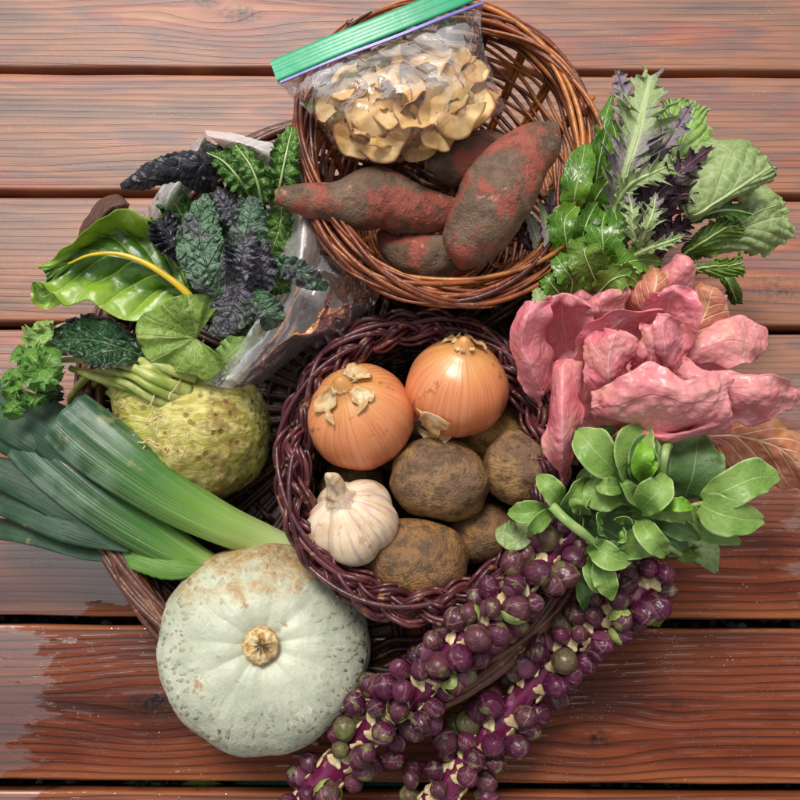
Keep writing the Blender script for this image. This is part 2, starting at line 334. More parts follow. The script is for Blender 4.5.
def squashmat():
    n = N('squash_rind'); u, v = n.uv(); ob = n.obj()
    c = n.mix(n.sm(n.noise(ob, 22., 4.), .35, .65), C('aeb39e'), C('c4c7b2'))
    ang = n.nd('TexNoise', {'Vector': n.cyl(u, v, 55., 3.), 'Scale': 1., 'Detail': 4.}).outputs[0]
    c = n.mix(n.m_('MULTIPLY', n.sm(ang, .5, .7), .3), c, C('8fa18c'))
    wv = n.nd('VectorMath', {0: n.nd('TexNoise', {'Vector': ob, 'Scale': 55.}).outputs[1], 1: (2.2, 2.2, 2.2), 2: n.cyl(u, v, 88., 24.)}, operation='MULTIPLY_ADD').outputs[0]
    vo = n.vor(wv, 1.)
    pk = n.m_('SUBTRACT', 1., n.sm(vo.outputs[0], .22, .42)); pk = n.m_('MULTIPLY', pk, n.sm(n.noise(ob, 26., 3.), .25, .5))
    pk = n.m_('MULTIPLY', pk, n.sm(v, .12, .3))
    c = n.mix(n.m_('MULTIPLY', pk, .62), c, n.mix(n.noise(ob, 40., 2.), C('85897a'), C('9c8c62')))
    sep = n.nd('SeparateXYZ', {0: ob})
    rus = n.m_('ADD', n.m_('MULTIPLY', sep.outputs[1], 9.5), n.m_('MULTIPLY_ADD', n.noise(ob, 38., 6., .7), 1.5, -.75))
    rus = n.m_('ADD', rus, n.m_('MULTIPLY', sep.outputs[0], .6))
    r1 = n.m_('MULTIPLY', n.sm(rus, .36, .72), n.m_('MULTIPLY_ADD', n.sm(n.noise(ob, 120., 5., .7), .36, .6), .6, .4))
    c = n.mix(n.m_('MULTIPLY', n.sm(rus, .36, .6), .5), c, C('c9bd98'))
    c = n.mix(n.m_('MULTIPLY', r1, .85), c, n.mix(n.noise(ob, 150., 4.), C('74461f'), C('c29a5c')))
    c = n.mix(n.m_('MULTIPLY', n.sm(n.noise(ob, 32., 6., .7), .61, .66), .8), c, C('a07c54'))
    c = n.mix(n.m_('MULTIPLY', n.sm(n.noise(ob, 90., 6., .7), .62, .66), .6), c, C('8f8a68'))
    c = n.mix(n.m_('MULTIPLY', n.sm(n.noise(ob, 330., 2.), .66, .72), .5), c, C('d8dccb'))
    h = n.m_('ADD', n.m_('MULTIPLY', pk, -.3), n.m_('MULTIPLY', n.noise(ob, 45., 5.), 1.3))
    h = n.m_('ADD', h, n.m_('MULTIPLY', n.m_('MULTIPLY', r1, n.noise(ob, 200., 4.)), .6))
    return n.pbr(c, n.m_('MULTIPLY_ADD', n.noise(ob, 60., 3.), .3, .32), n.bump(h, .8, .0028), spec=.4)
MT['squash'] = squashmat()
n = N('corky_stem'); ob = n.obj(); q = n.noise(ob, 170., 5., .7)
MT['cork'] = n.pbr(n.ramp(q, [(.3, C('8a5c2e')), (.45, C('c89c5e')), (.6, C('ecdcae'))]), .8, n.bump(q, 1., .004))
def celmat():
    n = N('celeriac_skin'); ob = n.obj()
    w = n.noise(n.map(ob, (1, 2.6, 1), ro=(0, 0, .5)), 52., 6., .65, .9)
    c = n.mix(n.sm(w, .4, .6), C('aaa34a'), C('dad084'))
    c = n.mix(n.m_('MULTIPLY', n.sm(n.noise(ob, 24., 6., .7), .5, .62), .7), c, C('8a6238'))
    sp = n.m_('SUBTRACT', 1., n.sm(n.vor(ob, 70.).outputs[0], .1, .24))
    c = n.mix(n.m_('MULTIPLY', sp, .75), c, C('84542c'))
    c = n.mix(n.m_('MULTIPLY', n.sm(n.noise(ob, 60., 6., .7), .6, .66), .8), c, C('d8ca92'))
    sep = n.nd('SeparateXYZ', {0: ob})
    rim = n.m_('ADD', n.m_('MULTIPLY', sep.outputs[1], -9.), n.m_('MULTIPLY_ADD', n.noise(ob, 40., 5.), 1.4, -.7))
    c = n.mix(n.m_('MULTIPLY', n.sm(rim, .2, .7), .8), c, C('6a4522'))
    c = n.mix(n.m_('MULTIPLY', n.sm(n.noise(ob, 16., 3.), .52, .6), .3), c, C('8fa83a'))
    h = n.m_('ADD', n.m_('MULTIPLY', w, 1.2), n.m_('MULTIPLY', n.noise(ob, 180., 4.), .4)); h = n.m_('SUBTRACT', h, n.m_('MULTIPLY', sp, .4))
    return n.pbr(c, .55, n.bump(h, .8, .003), spec=.35)
MT['cel'] = celmat()
def flat(name, a, b, sc=80., rough=.4, bst=.4, spec=.5, sss=0., transl=0.):
    n = N(name); ob = n.obj(); q = n.noise(ob, sc, 4.)
    return n.pbr(n.mix(n.sm(q, .35, .65), C(a), C(b)), rough, n.bump(n.noise(ob, sc*3, 4.), bst, .001), spec=spec, sss=sss, transl=transl)
MT['celstalk'] = flat('celery_stalk', '82963c', 'b4b86c', 60., .4)
MT['stalkg'] = flat('green_stalk', '7a9850', '9ab070', 60., .4)
MT['yrib'] = flat('yellow_chard_rib', 'e0bb24', 'c9b02c', 40., .25)
MT['root'] = flat('fine_root', 'b99a68', 'd8c598', 200., .7)
MT['palerib'] = flat('pale_leaf_rib', 'b8cc8c', 'a2bd78', 100., .4)
MT['prib'] = flat('purple_leaf_rib', '5a3a48', '6c4a56', 100., .4)
n = N('sprout_stalk_skin'); ob = n.obj()
c = n.mix(n.sm(n.noise(ob, 30., 4.), .35, .65), C('540f34'), C('70204a'))
c = n.mix(n.m_('MULTIPLY', n.sm(n.noise(ob, 60., 5.), .6, .7), .5), c, C('c08098'))
MT['bstalk'] = n.pbr(c, .22, n.bump(n.noise(ob, 140., 3.), .4, .001), spec=.6)
def sproutmat(name, base, base2, green, gth):
    n = N(name); u, v = n.uv(); ob = n.obj(); oi = n.nd('ObjectInfo').outputs['Random']
    off = n.nd('CombineXYZ', {0: n.m_('MULTIPLY', oi, 37.), 1: oi}).outputs[0]
    o2 = n.nd('VectorMath', {0: ob, 1: off}, operation='ADD').outputs[0]
    c = n.mix(n.sm(n.noise(o2, 1.3, 3.), .35, .65), C(base), C(base2))
    c = n.mix(n.m_('MULTIPLY', n.sm(n.noise(o2, 1.1, 4., .6), gth, gth+.1), .8), c, C(green))
    ve = n.nd('TexNoise', {'Vector': n.cyl(u, v, 16., 2.), 'Scale': 1., 'Detail': 3.}).outputs[0]
    vm = n.m_('SUBTRACT', 1., n.sm(n.m_('ABSOLUTE', n.m_('SUBTRACT', ve, .5)), 0., .03))
    c = n.mix(n.m_('MULTIPLY', vm, .16), c, C('a87888'))
    c = n.mix(n.m_('MULTIPLY', n.sm(n.noise(o2, 150., 4.), .5, .62), .5), c, C('2c0f22'))
    c = n.mix(n.m_('MULTIPLY', n.sm(n.noise(o2, 75., 3.), .56, .66), .55), c, C('7c8448'))
    t = n.tint()
    c = n.mix(n.m_('MULTIPLY', t, .6), c, C('b09484'))
    return n.pbr(c, n.m_('MULTIPLY_ADD', n.noise(o2, 4., 3.), .3, .16), n.bump(n.m_('ADD', n.noise(o2, 260., 3.), n.m_('MULTIPLY', vm, .7)), .5, .001), spec=.45)
MT['spr'] = sproutmat('purple_sprout', '3c0e28', '601c40', '5a5430', .6)
MT['sprg'] = sproutmat('mottled_sprout', '48142f', '5a3036', '667038', .57)
MT['wrap'] = flat('green_wrapper_leaf', '7c8e44', 'a2ae66', 60., .4)
MT['wrapp'] = flat('purple_wrapper_leaf', '5c2a44', '704254', 60., .35)
MT['scar'] = flat('leaf_scar', 'c0a474', 'e0cea2', 250., .75, .8)
n = N('dried_apple_flesh'); ob = n.obj(); t = n.tint()
c = n.mix(n.sm(n.noise(ob, 40., 4.), .35, .65), C('dcac66'), C('eecb92'))
c = n.mix(n.m_('MULTIPLY', n.sm(n.noise(ob, 90., 4.), .54, .7), .45), c, C('c08a44'))
c = n.mix(t, c, C('8a4420'))
MT['apple'] = n.pbr(c, .5, n.bump(n.noise(ob, 120., 4.), .5, .0015), transl=.1)
def film(name, haze, tintc, wsc=25., rough=.06, fk=.5, dark=.96, floor=0.):
    n = N(name); ob = n.obj()
    w = n.noise(ob, wsc, 4., .6, 1.5); w2 = n.vor(n.map(ob, (1, 1.8, 1), ro=(0, 0, .5)), wsc*1.6, 'DISTANCE_TO_EDGE').outputs[0]
    nb = n.bump(n.m_('ADD', w, n.m_('MULTIPLY', w2, .6)), .6, .0045)
    g = n.nd('BsdfGlossy', {'Color': (1, 1, 1, 1), 'Roughness': rough, 'Normal': nb}).outputs[0]
    tr = n.nd('BsdfTransparent', {'Color': (dark, dark, dark, 1)}).outputs[0]
    df = n.nd('BsdfDiffuse', {'Color': C(tintc)}).outputs[0]
    fr = n.nd('Fresnel', {'IOR': 1.55, 'Normal': nb}).outputs[0]
    hz = n.m_('MULTIPLY_ADD', n.sm(n.noise(ob, wsc*.7, 5., .6), .3, .75), haze, floor)
    a = n.nd('MixShader', {0: hz, 1: tr, 2: df}).outputs[0]
    b = n.nd('MixShader', {0: n.m_('MULTIPLY', fr, fk), 1: a, 2: g}).outputs[0]
    n.t.links.new(b, n.out.inputs[0]); return n.m
MT['film'] = film('clear_zip_bag_film', .08, 'e8e4e4', 18, .11, .32)
MT['filmw'] = film('cloudy_produce_bag_film', .5, 'dcd6d4', 14, .2, .6, floor=.5)
MT['filmm'] = film('wrinkled_produce_bag_film', .4, 'd8d0ce', 15, .1, .75, floor=.10)
MT['filmd'] = film('thin_produce_bag_film', .25, 'c0b6b4', 12, .12, .7, floor=.08)
MT['zipg'] = flat('green_zip_strip', '1f9a6a', '2aa878', 20., .3)
MT['zipp'] = flat('violet_seal_line', '6f6ab8', '8a84cc', 20., .35)
MT['teal'] = flat('teal_plastic', '14806a', '1c9078', 20., .3)

# deck boards
def wood():
    n = N('wet_stained_deck_board'); ob = n.obj(); t = n.tint()
    sx = n.nd('SeparateXYZ', {0: ob}); x, y = sx.outputs[0], sx.outputs[1]
    bo = n.m_('MULTIPLY', t, 13.7)
    low = n.nd('TexNoise', {'Vector': n.nd('CombineXYZ', {0: n.m_('MULTIPLY', x, 2.2), 1: n.m_('MULTIPLY', y, 14.), 2: bo}).outputs[0], 'Scale': 1., 'Detail': 2.}).outputs[0]
    f = n.m_('ADD', n.m_('MULTIPLY', y, 125.), n.m_('MULTIPLY', low, 3.2))
    knots = [(P(152, 702, 0), .013, 1.), (P(597, 738, 0), .009, .8), (P(676, 704, 0), .006, .6), (P(240, 14, 0), .014, .8), (P(208, 2, 0), .009, .8),
             (P(778, 290, 0), .02, .5), (P(40, 150, 0), .008, .15), (P(770, 562, 0), .012, .5), (P(700, 130, 0), .008, .2)]
    kd = None
    for p, r, s in knots:
        dx = n.m_('MULTIPLY', n.m_('SUBTRACT', x, float(p[0])), .5); dy = n.m_('SUBTRACT', y, float(p[1]))
        d2 = n.m_('ADD', n.m_('MULTIPLY', dx, dx), n.m_('MULTIPLY', dy, dy))
        g = n.m_('MULTIPLY', n.m_('EXPONENT', n.m_('MULTIPLY', d2, -1/(2*(r*1.9)**2))), n.m_('MULTIPLY', dy, 110.*s))
        f = n.m_('SUBTRACT', f, g)
        dk = n.m_('MULTIPLY', n.m_('EXPONENT', n.m_('MULTIPLY', d2, -1/(2*(r*.7)**2))), s)
        dk = n.m_('MULTIPLY', dk, n.m_('MULTIPLY_ADD', n.sm(n.noise(ob, 160., 3.), .4, .6), .5, .6))
        kd = dk if kd is None else n.m_('MAXIMUM', kd, dk)
    ring = n.m_('FRACT', n.m_('ADD', f, bo))
    line = n.m_('MULTIPLY', n.sm(ring, .45, .92), n.m_('SUBTRACT', 1., n.sm(ring, .94, 1.)))
    fib = n.nd('TexNoise', {'Vector': n.nd('CombineXYZ', {0: n.m_('MULTIPLY', x, 14.), 1: n.m_('MULTIPLY', y, 700.), 2: bo}).outputs[0], 'Scale': 1., 'Detail': 3.}).outputs[0]
    big = n.nd('TexNoise', {'Vector': n.nd('CombineXYZ', {0: n.m_('MULTIPLY', x, 4.), 1: n.m_('MULTIPLY', y, 26.), 2: n.m_('ADD', bo, 5.)}).outputs[0], 'Scale': 1., 'Detail': 4.}).outputs[0]
    # weathered far boards carry painted sky haze, wet near boards the viewer's dark reflection
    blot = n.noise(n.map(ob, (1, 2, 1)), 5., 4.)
    wet = n.sm(n.m_('ADD', y, n.m_('MULTIPLY_ADD', blot, .16, -.08)), .06, -.16)  # mask of the painted dark reflection, also limits water streaks and beads
    dry = n.ramp(big, [(.28, C('62504a')), (.4, C('84604f')), (.48, C('9a664c')), (.55, C('745852')), (.63, C('985644')), (.75, C('ae7e52'))])  # far board colours with the sky haze mixed in
    refl_dark = n.ramp(big, [(.28, C('38150c')), (.42, C('582414')), (.55, C('75381e')), (.66, C('622a18')), (.78, C('9e562c'))])  # near board colours, darkened as if mirroring the viewer
    c = n.mix(wet, dry, refl_dark)
    edge = n.m_('FRACT', n.m_('DIVIDE', n.m_('SUBTRACT', y, .368), .146))     # position across the board
    eo = n.m_('ADD', n.sm(edge, .16, .02), n.sm(edge, .9, .99), clamp=True)
    c = n.mix(n.m_('MULTIPLY', eo, .45), c, C('a8663c'))
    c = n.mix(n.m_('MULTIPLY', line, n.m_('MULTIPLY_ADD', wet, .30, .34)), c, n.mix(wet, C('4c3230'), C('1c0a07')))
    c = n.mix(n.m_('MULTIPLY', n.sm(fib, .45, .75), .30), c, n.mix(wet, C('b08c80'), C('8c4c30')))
    c = n.mix(n.m_('MULTIPLY', n.sm(kd, .15, .75), n.m_('MULTIPLY_ADD', line, .3, .6)), c, C('1a1212'))
    c = n.mix(n.sm(kd, .72, .9), c, C('0e0a0a'))
    grit = n.vor(n.map(ob, (1, 1, 1)), 210.); gm = n.m_('MULTIPLY', n.m_('SUBTRACT', 1., n.sm(grit.outputs[0], .10, .16)), n.sm(n.noise(n.map(ob, (1, 3, 1)), 14., 3.), .58, .66))
    c = n.mix(n.m_('MULTIPLY', gm, .5), c, C('c8b8a4'))
    # water gloss shaped as the sky reflection: near boards' left end, right streaks
    fx = n.nd('TexNoise', {'Vector': n.nd('CombineXYZ', {0: n.m_('MULTIPLY', x, 22.), 1: n.m_('MULTIPLY', y, 75.)}).outputs[0], 'Scale': 1., 'Detail': 5., 'Roughness': .65}).outputs[0]
    left = n.m_('MULTIPLY_ADD', x, -7., -2.35)                     # + left of the edge
    left = n.m_('ADD', left, n.m_('MULTIPLY', n.sm(y, -.22, -.17), 1.1))
    left = n.m_('SUBTRACT', left, n.m_('MULTIPLY', n.sm(y, -.10, -.04), 3.))
    right = n.m_('MULTIPLY_ADD', n.sm(x, .24, .5), .95, -.62); right = n.m_('SUBTRACT', right, n.m_('MULTIPLY', n.sm(y, -.19, -.25), .6))
    bias = n.m_('MAXIMUM', left, right); bias = n.m_('SUBTRACT', bias, n.m_('MULTIPLY', n.sm(y, .0, .08), .8))
    fm = n.sm(n.m_('ADD', n.m_('MULTIPLY_ADD', fx, 1.7, -.85), bias), -.05, .10)
    ridge = n.m_('MULTIPLY', n.sm(ring, .30, .42), n.m_('SUBTRACT', 1., n.sm(ring, .46, .56)))
    br = n.nd('TexNoise', {'Vector': n.nd('CombineXYZ', {0: n.m_('MULTIPLY', x, 28.), 1: n.m_('MULTIPLY', y, 60.), 2: 4.}).outputs[0], 'Scale': 1., 'Detail': 3.}).outputs[0]
    stre = n.m_('MULTIPLY', n.m_('MULTIPLY', ridge, n.sm(br, .5, .56)), wet)
    drop = n.vor(ob, 330.); dm = n.m_('MULTIPLY', n.m_('SUBTRACT', 1., n.sm(drop.outputs[0], .16, .24)), n.m_('MULTIPLY', wet, n.sm(n.noise(ob, 30., 3.), .52, .6)))
    film_ = n.m_('MAXIMUM', fm, n.m_('MULTIPLY', stre, .55))
    film_ = n.m_('MAXIMUM', film_, dm)
    h = n.m_('ADD', n.m_('MULTIPLY', line, -.5), n.m_('MULTIPLY', fib, .35))
    h = n.m_('ADD', h, n.m_('MULTIPLY', n.noise(ob, 160., 4.), .35))
    h = n.m_('ADD', n.m_('MULTIPLY', h, n.m_('SUBTRACT', 1., n.m_('MULTIPLY', film_, .88))), n.m_('ADD', n.m_('MULTIPLY', film_, .08), n.m_('MULTIPLY', dm, .8)))
    nb = n.bump(h, .55, .0013)
    rough = n.m_('MULTIPLY_ADD', film_, -.36, .46)
    spec = n.mix(film_, n.mix(wet, (.5,)*3+(1,), (.2,)*3+(1,)), (1.,)*3+(1,))  # gloss held down where the viewer's reflection is painted
    m = n.pbr(c, rough, nb, spec=.5, coat=film_, coatr=.05)
    pb = [q for q in n.t.nodes if q.type == 'BSDF_PRINCIPLED'][0]
    n.put(pb.inputs['Specular IOR Level'], n.nd('SeparateColor', {0: spec}).outputs[0])
    pb.inputs['Coat IOR'].default_value = 2.0
    n.put(pb.inputs['Coat Normal'], n.bump(n.m_('ADD', n.m_('MULTIPLY', n.noise(ob, 60., 3.), .5), n.m_('MULTIPLY', line, -.25)), .3, .0012))
    return m
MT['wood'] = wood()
n = N('damp_soil'); ob = n.obj()
MT['soil'] = n.pbr(n.mix(n.noise(ob, 60., 5.), C('15120f'), C('322a22')), .8, n.bump(n.noise(ob, 80., 5.), 1., .01))
n = N('gravel'); ob = n.obj(); t = n.tint()
MT['gravel'] = n.pbr(n.ramp(t, [(0, C('2a2a2c')), (.5, C('4c4c50')), (.8, C('6c6a68')), (1, C('9a9a9c'))]), .5, n.bump(n.noise(ob, 200., 4.), .6, .002))
# ------------------------------------------------------------ leaf and sheet builders
def tri(x): return np.abs((x % 1)*2-1)
def leaf(mb, ctrl, w, roll=0., cup=.15, ruf=.12, rf=5., teeth=0., tf=12., sweep=0., m=48, n=15, seed=0, bmp=0., bsc=60., curl=0., pw=2., tip=True, asym=0., sharp=1., sec=.35, qv=None):
    """a leaf blade: spine through ctrl (photo px, px, height), w = half widths in px along it"""
    r = np.random.default_rng(seed+11); ph = r.random(4)*9
    pts = np.array([P(*c) for c in ctrl]); sp = cr(pts, m)
    k = np.mean([mpp(p) for p in pts])
    t = np.linspace(0, 1, m)
    wd = np.interp(t, np.linspace(0, 1, len(w)), w)
    wd = cr(np.array(w, float)[:, None], m)[:, 0] if len(w) > 2 else wd
    wd = np.maximum(wd, .15)*k
    T = nrm(np.gradient(sp, axis=0))
    up = nrm(CAM-sp)*.6+np.array([0, 0, .4])
    S = nrm(np.cross(T, up)); Nn = np.cross(S, T)
    ro = np.radians(np.broadcast_to(np.interp(t, np.linspace(0, 1, np.size(roll)), np.atleast_1d(roll)), (m,)))[:, None]
    S, Nn = S*np.cos(ro)+Nn*np.sin(ro), Nn*np.cos(ro)-S*np.sin(ro)
    u = np.linspace(-1, 1, n); A = np.abs(u)[None, :]
    sgn = np.sign(u)[None, :]
    tt = t[:, None]
    tooth = 1-teeth*(tri(tf*tt+.13*sgn)**sharp)*A**1.5-teeth*sec*tri(tf*3.3*tt+.4*sgn+ph[0])*A**2
    jit = 1+.10*np.sin(7*tt+ph[0]+2*sgn)*A
    ww = wd[:, None]*tooth*jit*(1+asym*sgn)
    G = sp[:, None]+S[:, None]*(u[None, :, None]*ww[..., None])+T[:, None]*((A*ww*sweep)[..., None])
    h = cup*wd[:, None]*A**1.7+ruf*wd[:, None]*A**pw*np.sin(2*PI*rf*tt+ph[1]*sgn+ph[2]+1.5*np.sin(9*tt+ph[3]))
    h = h-curl*wd[:, None]*np.maximum(A-.6, 0)**2*6
    if qv: h = h+qv[2]*np.abs(np.cos(PI*(tt*qv[0]-A*qv[1]+.15)))*(1-A**4)*np.sin(np.clip(A*4, 0, PI/2))
    G = G+Nn[:, None]*h[..., None]
    if bmp:
        G = G+Nn[:, None]*(bmp*fbm(G*bsc+seed*3.1, 3)*np.minimum(1, .35+A))[..., None]
    mb.grid(G)
    return sp, Nn
def sheet(mb, rows, m=40, n=30, bmp=.0, bsc=40., ruf=0., rf=8., seed=0, qv=None, tint=0., teeth=0., tf=14.):
    """blade or film lofted through a grid of control points (photo px, px, height)"""
    R = np.array([[P(*c) for c in r] for r in rows])
    G = cr(R, m); G = np.swapaxes(cr(np.swapaxes(G, 0, 1), n), 0, 1)
    Nn = gnormal(G)
    u = np.linspace(-1, 1, n)[None, :]; t = np.linspace(0, 1, m)[:, None]
    e = np.maximum(np.abs(u)**3, np.abs(2*t-1)**5)
    h = bmp*fbm(G*bsc+seed*5.3, 4)
    if ruf: h = h+ruf*e*vn(G*rf*10+seed)
    if qv: A = np.abs(u); h = h+qv[2]*np.abs(np.cos(PI*(t*qv[0]-A*qv[1]+.15)))*(1-A**6)*np.sin(np.clip(A*4, 0, PI/2))
    G = G+Nn*np.asarray(h)[..., None]
    if ruf: G = G+nrm(np.gradient(G, axis=1))*(ruf*.5*np.sign(u)*e*vn(G*rf*22+seed+3))[..., None]
    if teeth:
        w = (np.abs(u)**10)*np.sign(u)*(-tri(t*tf)-.4*tri(t*tf*2.6+.3))*teeth; G = G+nrm(np.gradient(G, axis=1))*w[..., None]
        w = np.clip((t-.9)/.1, 0, 1)**2*(-tri(u*tf*.35)-.4*tri(u*tf*.9+.3))*teeth; G = G+nrm(np.gradient(G, axis=0))*w[..., None]
    uv = np.stack(np.broadcast_arrays((u+1)/2, t), -1)
    mb.grid(G, uv=uv, tint=tint)
    return G
def blob(mb, c, rx, ry, rz, R=None, m=40, n=56, fn=None):
    """lathed ball; fn(unit dirs, theta, phi) -> radius factor; R columns are its axes"""
    th = np.linspace(0, PI, m)[:, None]; ph = np.linspace(0, 2*PI, n, endpoint=False)[None, :]
    d = np.stack([np.sin(th)*np.cos(ph), np.sin(th)*np.sin(ph), np.cos(th)+0*ph], -1)
    f = fn(d, th, ph) if fn else 1.
    q = d*np.asarray(f)[..., None] if np.ndim(f) == 2 else d*f
    q = q*np.array([rx, ry, rz])
    if R is not None: q = q@np.asarray(R).T
    G = q+np.asarray(c)
    uv = np.stack(np.broadcast_arrays(ph/(2*PI), th/PI), -1)
    mb.grid(G, cj=True, uv=uv)
    return G
def frame(z, x=None):
    z = nrm(np.asarray(z, float)); x = np.array([1., 0, 0]) if x is None else np.asarray(x, float)
    x = nrm(x-z*np.dot(x, z)); return np.stack([x, np.cross(z, x), z], 1)
def rotz(a): return np.array([[math.cos(a), -math.sin(a), 0], [math.sin(a), math.cos(a), 0], [0, 0, 1]])
# ------------------------------------------------------------ deck, soil, gravel
ROT = math.radians(-.33); RZ = rotz(ROT)
PITCH, GAP, Y0 = .146, .0085, .368
def board(k):
    y1 = Y0-k*PITCH-GAP/2; y0 = Y0-(k+1)*PITCH+GAP/2
    b = .0035; prof = []
    for (cy, cz, a0) in ((y1-b, -b, 0), (y0+b, -b, 90)):
        for a in (0, 22, 45, 68, 90):
            a = math.radians(a0+a); prof.append((cy+b*math.cos(a), cz+b*math.sin(a)))
    prof += [(y0, -.015), (y0, -.028), (y0+.01, -.028), (y1-.01, -.028), (y1, -.028), (y1, -.015)]
    prof = np.array(prof); xs = np.linspace(-1.5, 1.5, 90)
    G = np.zeros((len(xs), len(prof), 3)); G[..., 0] = xs[:, None]
    G[..., 1] = prof[None, :, 0]; G[..., 2] = prof[None, :, 1]
    G[..., 1] += .0007*vn(np.stack([xs*14, xs*0+k, xs*0], -1))[:, None]
    G = np.concatenate([np.repeat(G[:1].mean(1, keepdims=True), len(prof), 1), G, np.repeat(G[-1:].mean(1, keepdims=True), len(prof), 1)])
    G = G@RZ.T
    mb = MB(); mb.grid(G, cj=True, tint=(k*.371+.13) % 1)
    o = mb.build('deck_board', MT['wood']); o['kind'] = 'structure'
    return o
for k in range(-4, 8): board(k)
mb = MB(); g = np.linspace(-1.6, 1.6, 60); X, Y = np.meshgrid(g, g)
mb.grid(np.stack([X, Y, -.085+.006*vn(np.stack([X*20, Y*20, X*0], -1))], -1))
o = mb.build('soil', MT['soil']); o['kind'] = 'structure'
mb = MB()
for i in range(1500):
    k = rng.choice([0, 1, 2, 3, 4, 5], p=[.1, .1, .1, .1, .3, .3]); x = rng.uniform(-.6, .6)
    y = Y0-k*PITCH+rng.uniform(-.02, .03)
    r = rng.uniform(.003, .008); q = rotz(rng.uniform(0, 6))
    blob(mb, np.array([x, y, -.078+rng.uniform(0, .012)])@RZ.T, r, r*.8, r*.6, q, 5, 7); mb.t[-1] = np.full(35, rng.random())
o = mb.build('gravel', MT['gravel']); o['kind'] = 'stuff'
# slabs under the gap: fallen leaves and a strip of plastic
mb = MB()
leaf(mb, [(108, 788, -.035), (150, 791, -.03), (205, 793, -.04)], [1, 9, 10, 1], m=24, n=9)
tag(mb.build('fallen_leaf', MT['darkleaf']), 'dark green fallen leaf seen through the lowest deck gap, left end', 'leaf')
mb = MB()
leaf(mb, [(160, 797, -.04), (200, 790, -.032), (240, 793, -.04)], [1, 8, 9, 1], m=24, n=9, seed=3)
tag(mb.build('fallen_leaf', MT['strapg']), 'mid green fallen leaf under the lowest deck gap, beside teal plastic', 'leaf')
mb = MB(); a, b = P(236, 800, -.05), P(400, 780, -.05)
G = np.array([[P(x, y, z) for x in np.linspace(236, 410, 20)] for y, z in ((806, -.06), (800, -.04), (790, -.036), (782, -.04), (778, -.06))])
G[..., 2] += .002*np.sin(np.arange(20)*2.2)[None, :]
mb.grid(G)
tag(mb.build('plastic_strip', MT['teal'], solid=.002), 'teal green ridged plastic strip lying under the lowest deck gap', 'plastic strip')

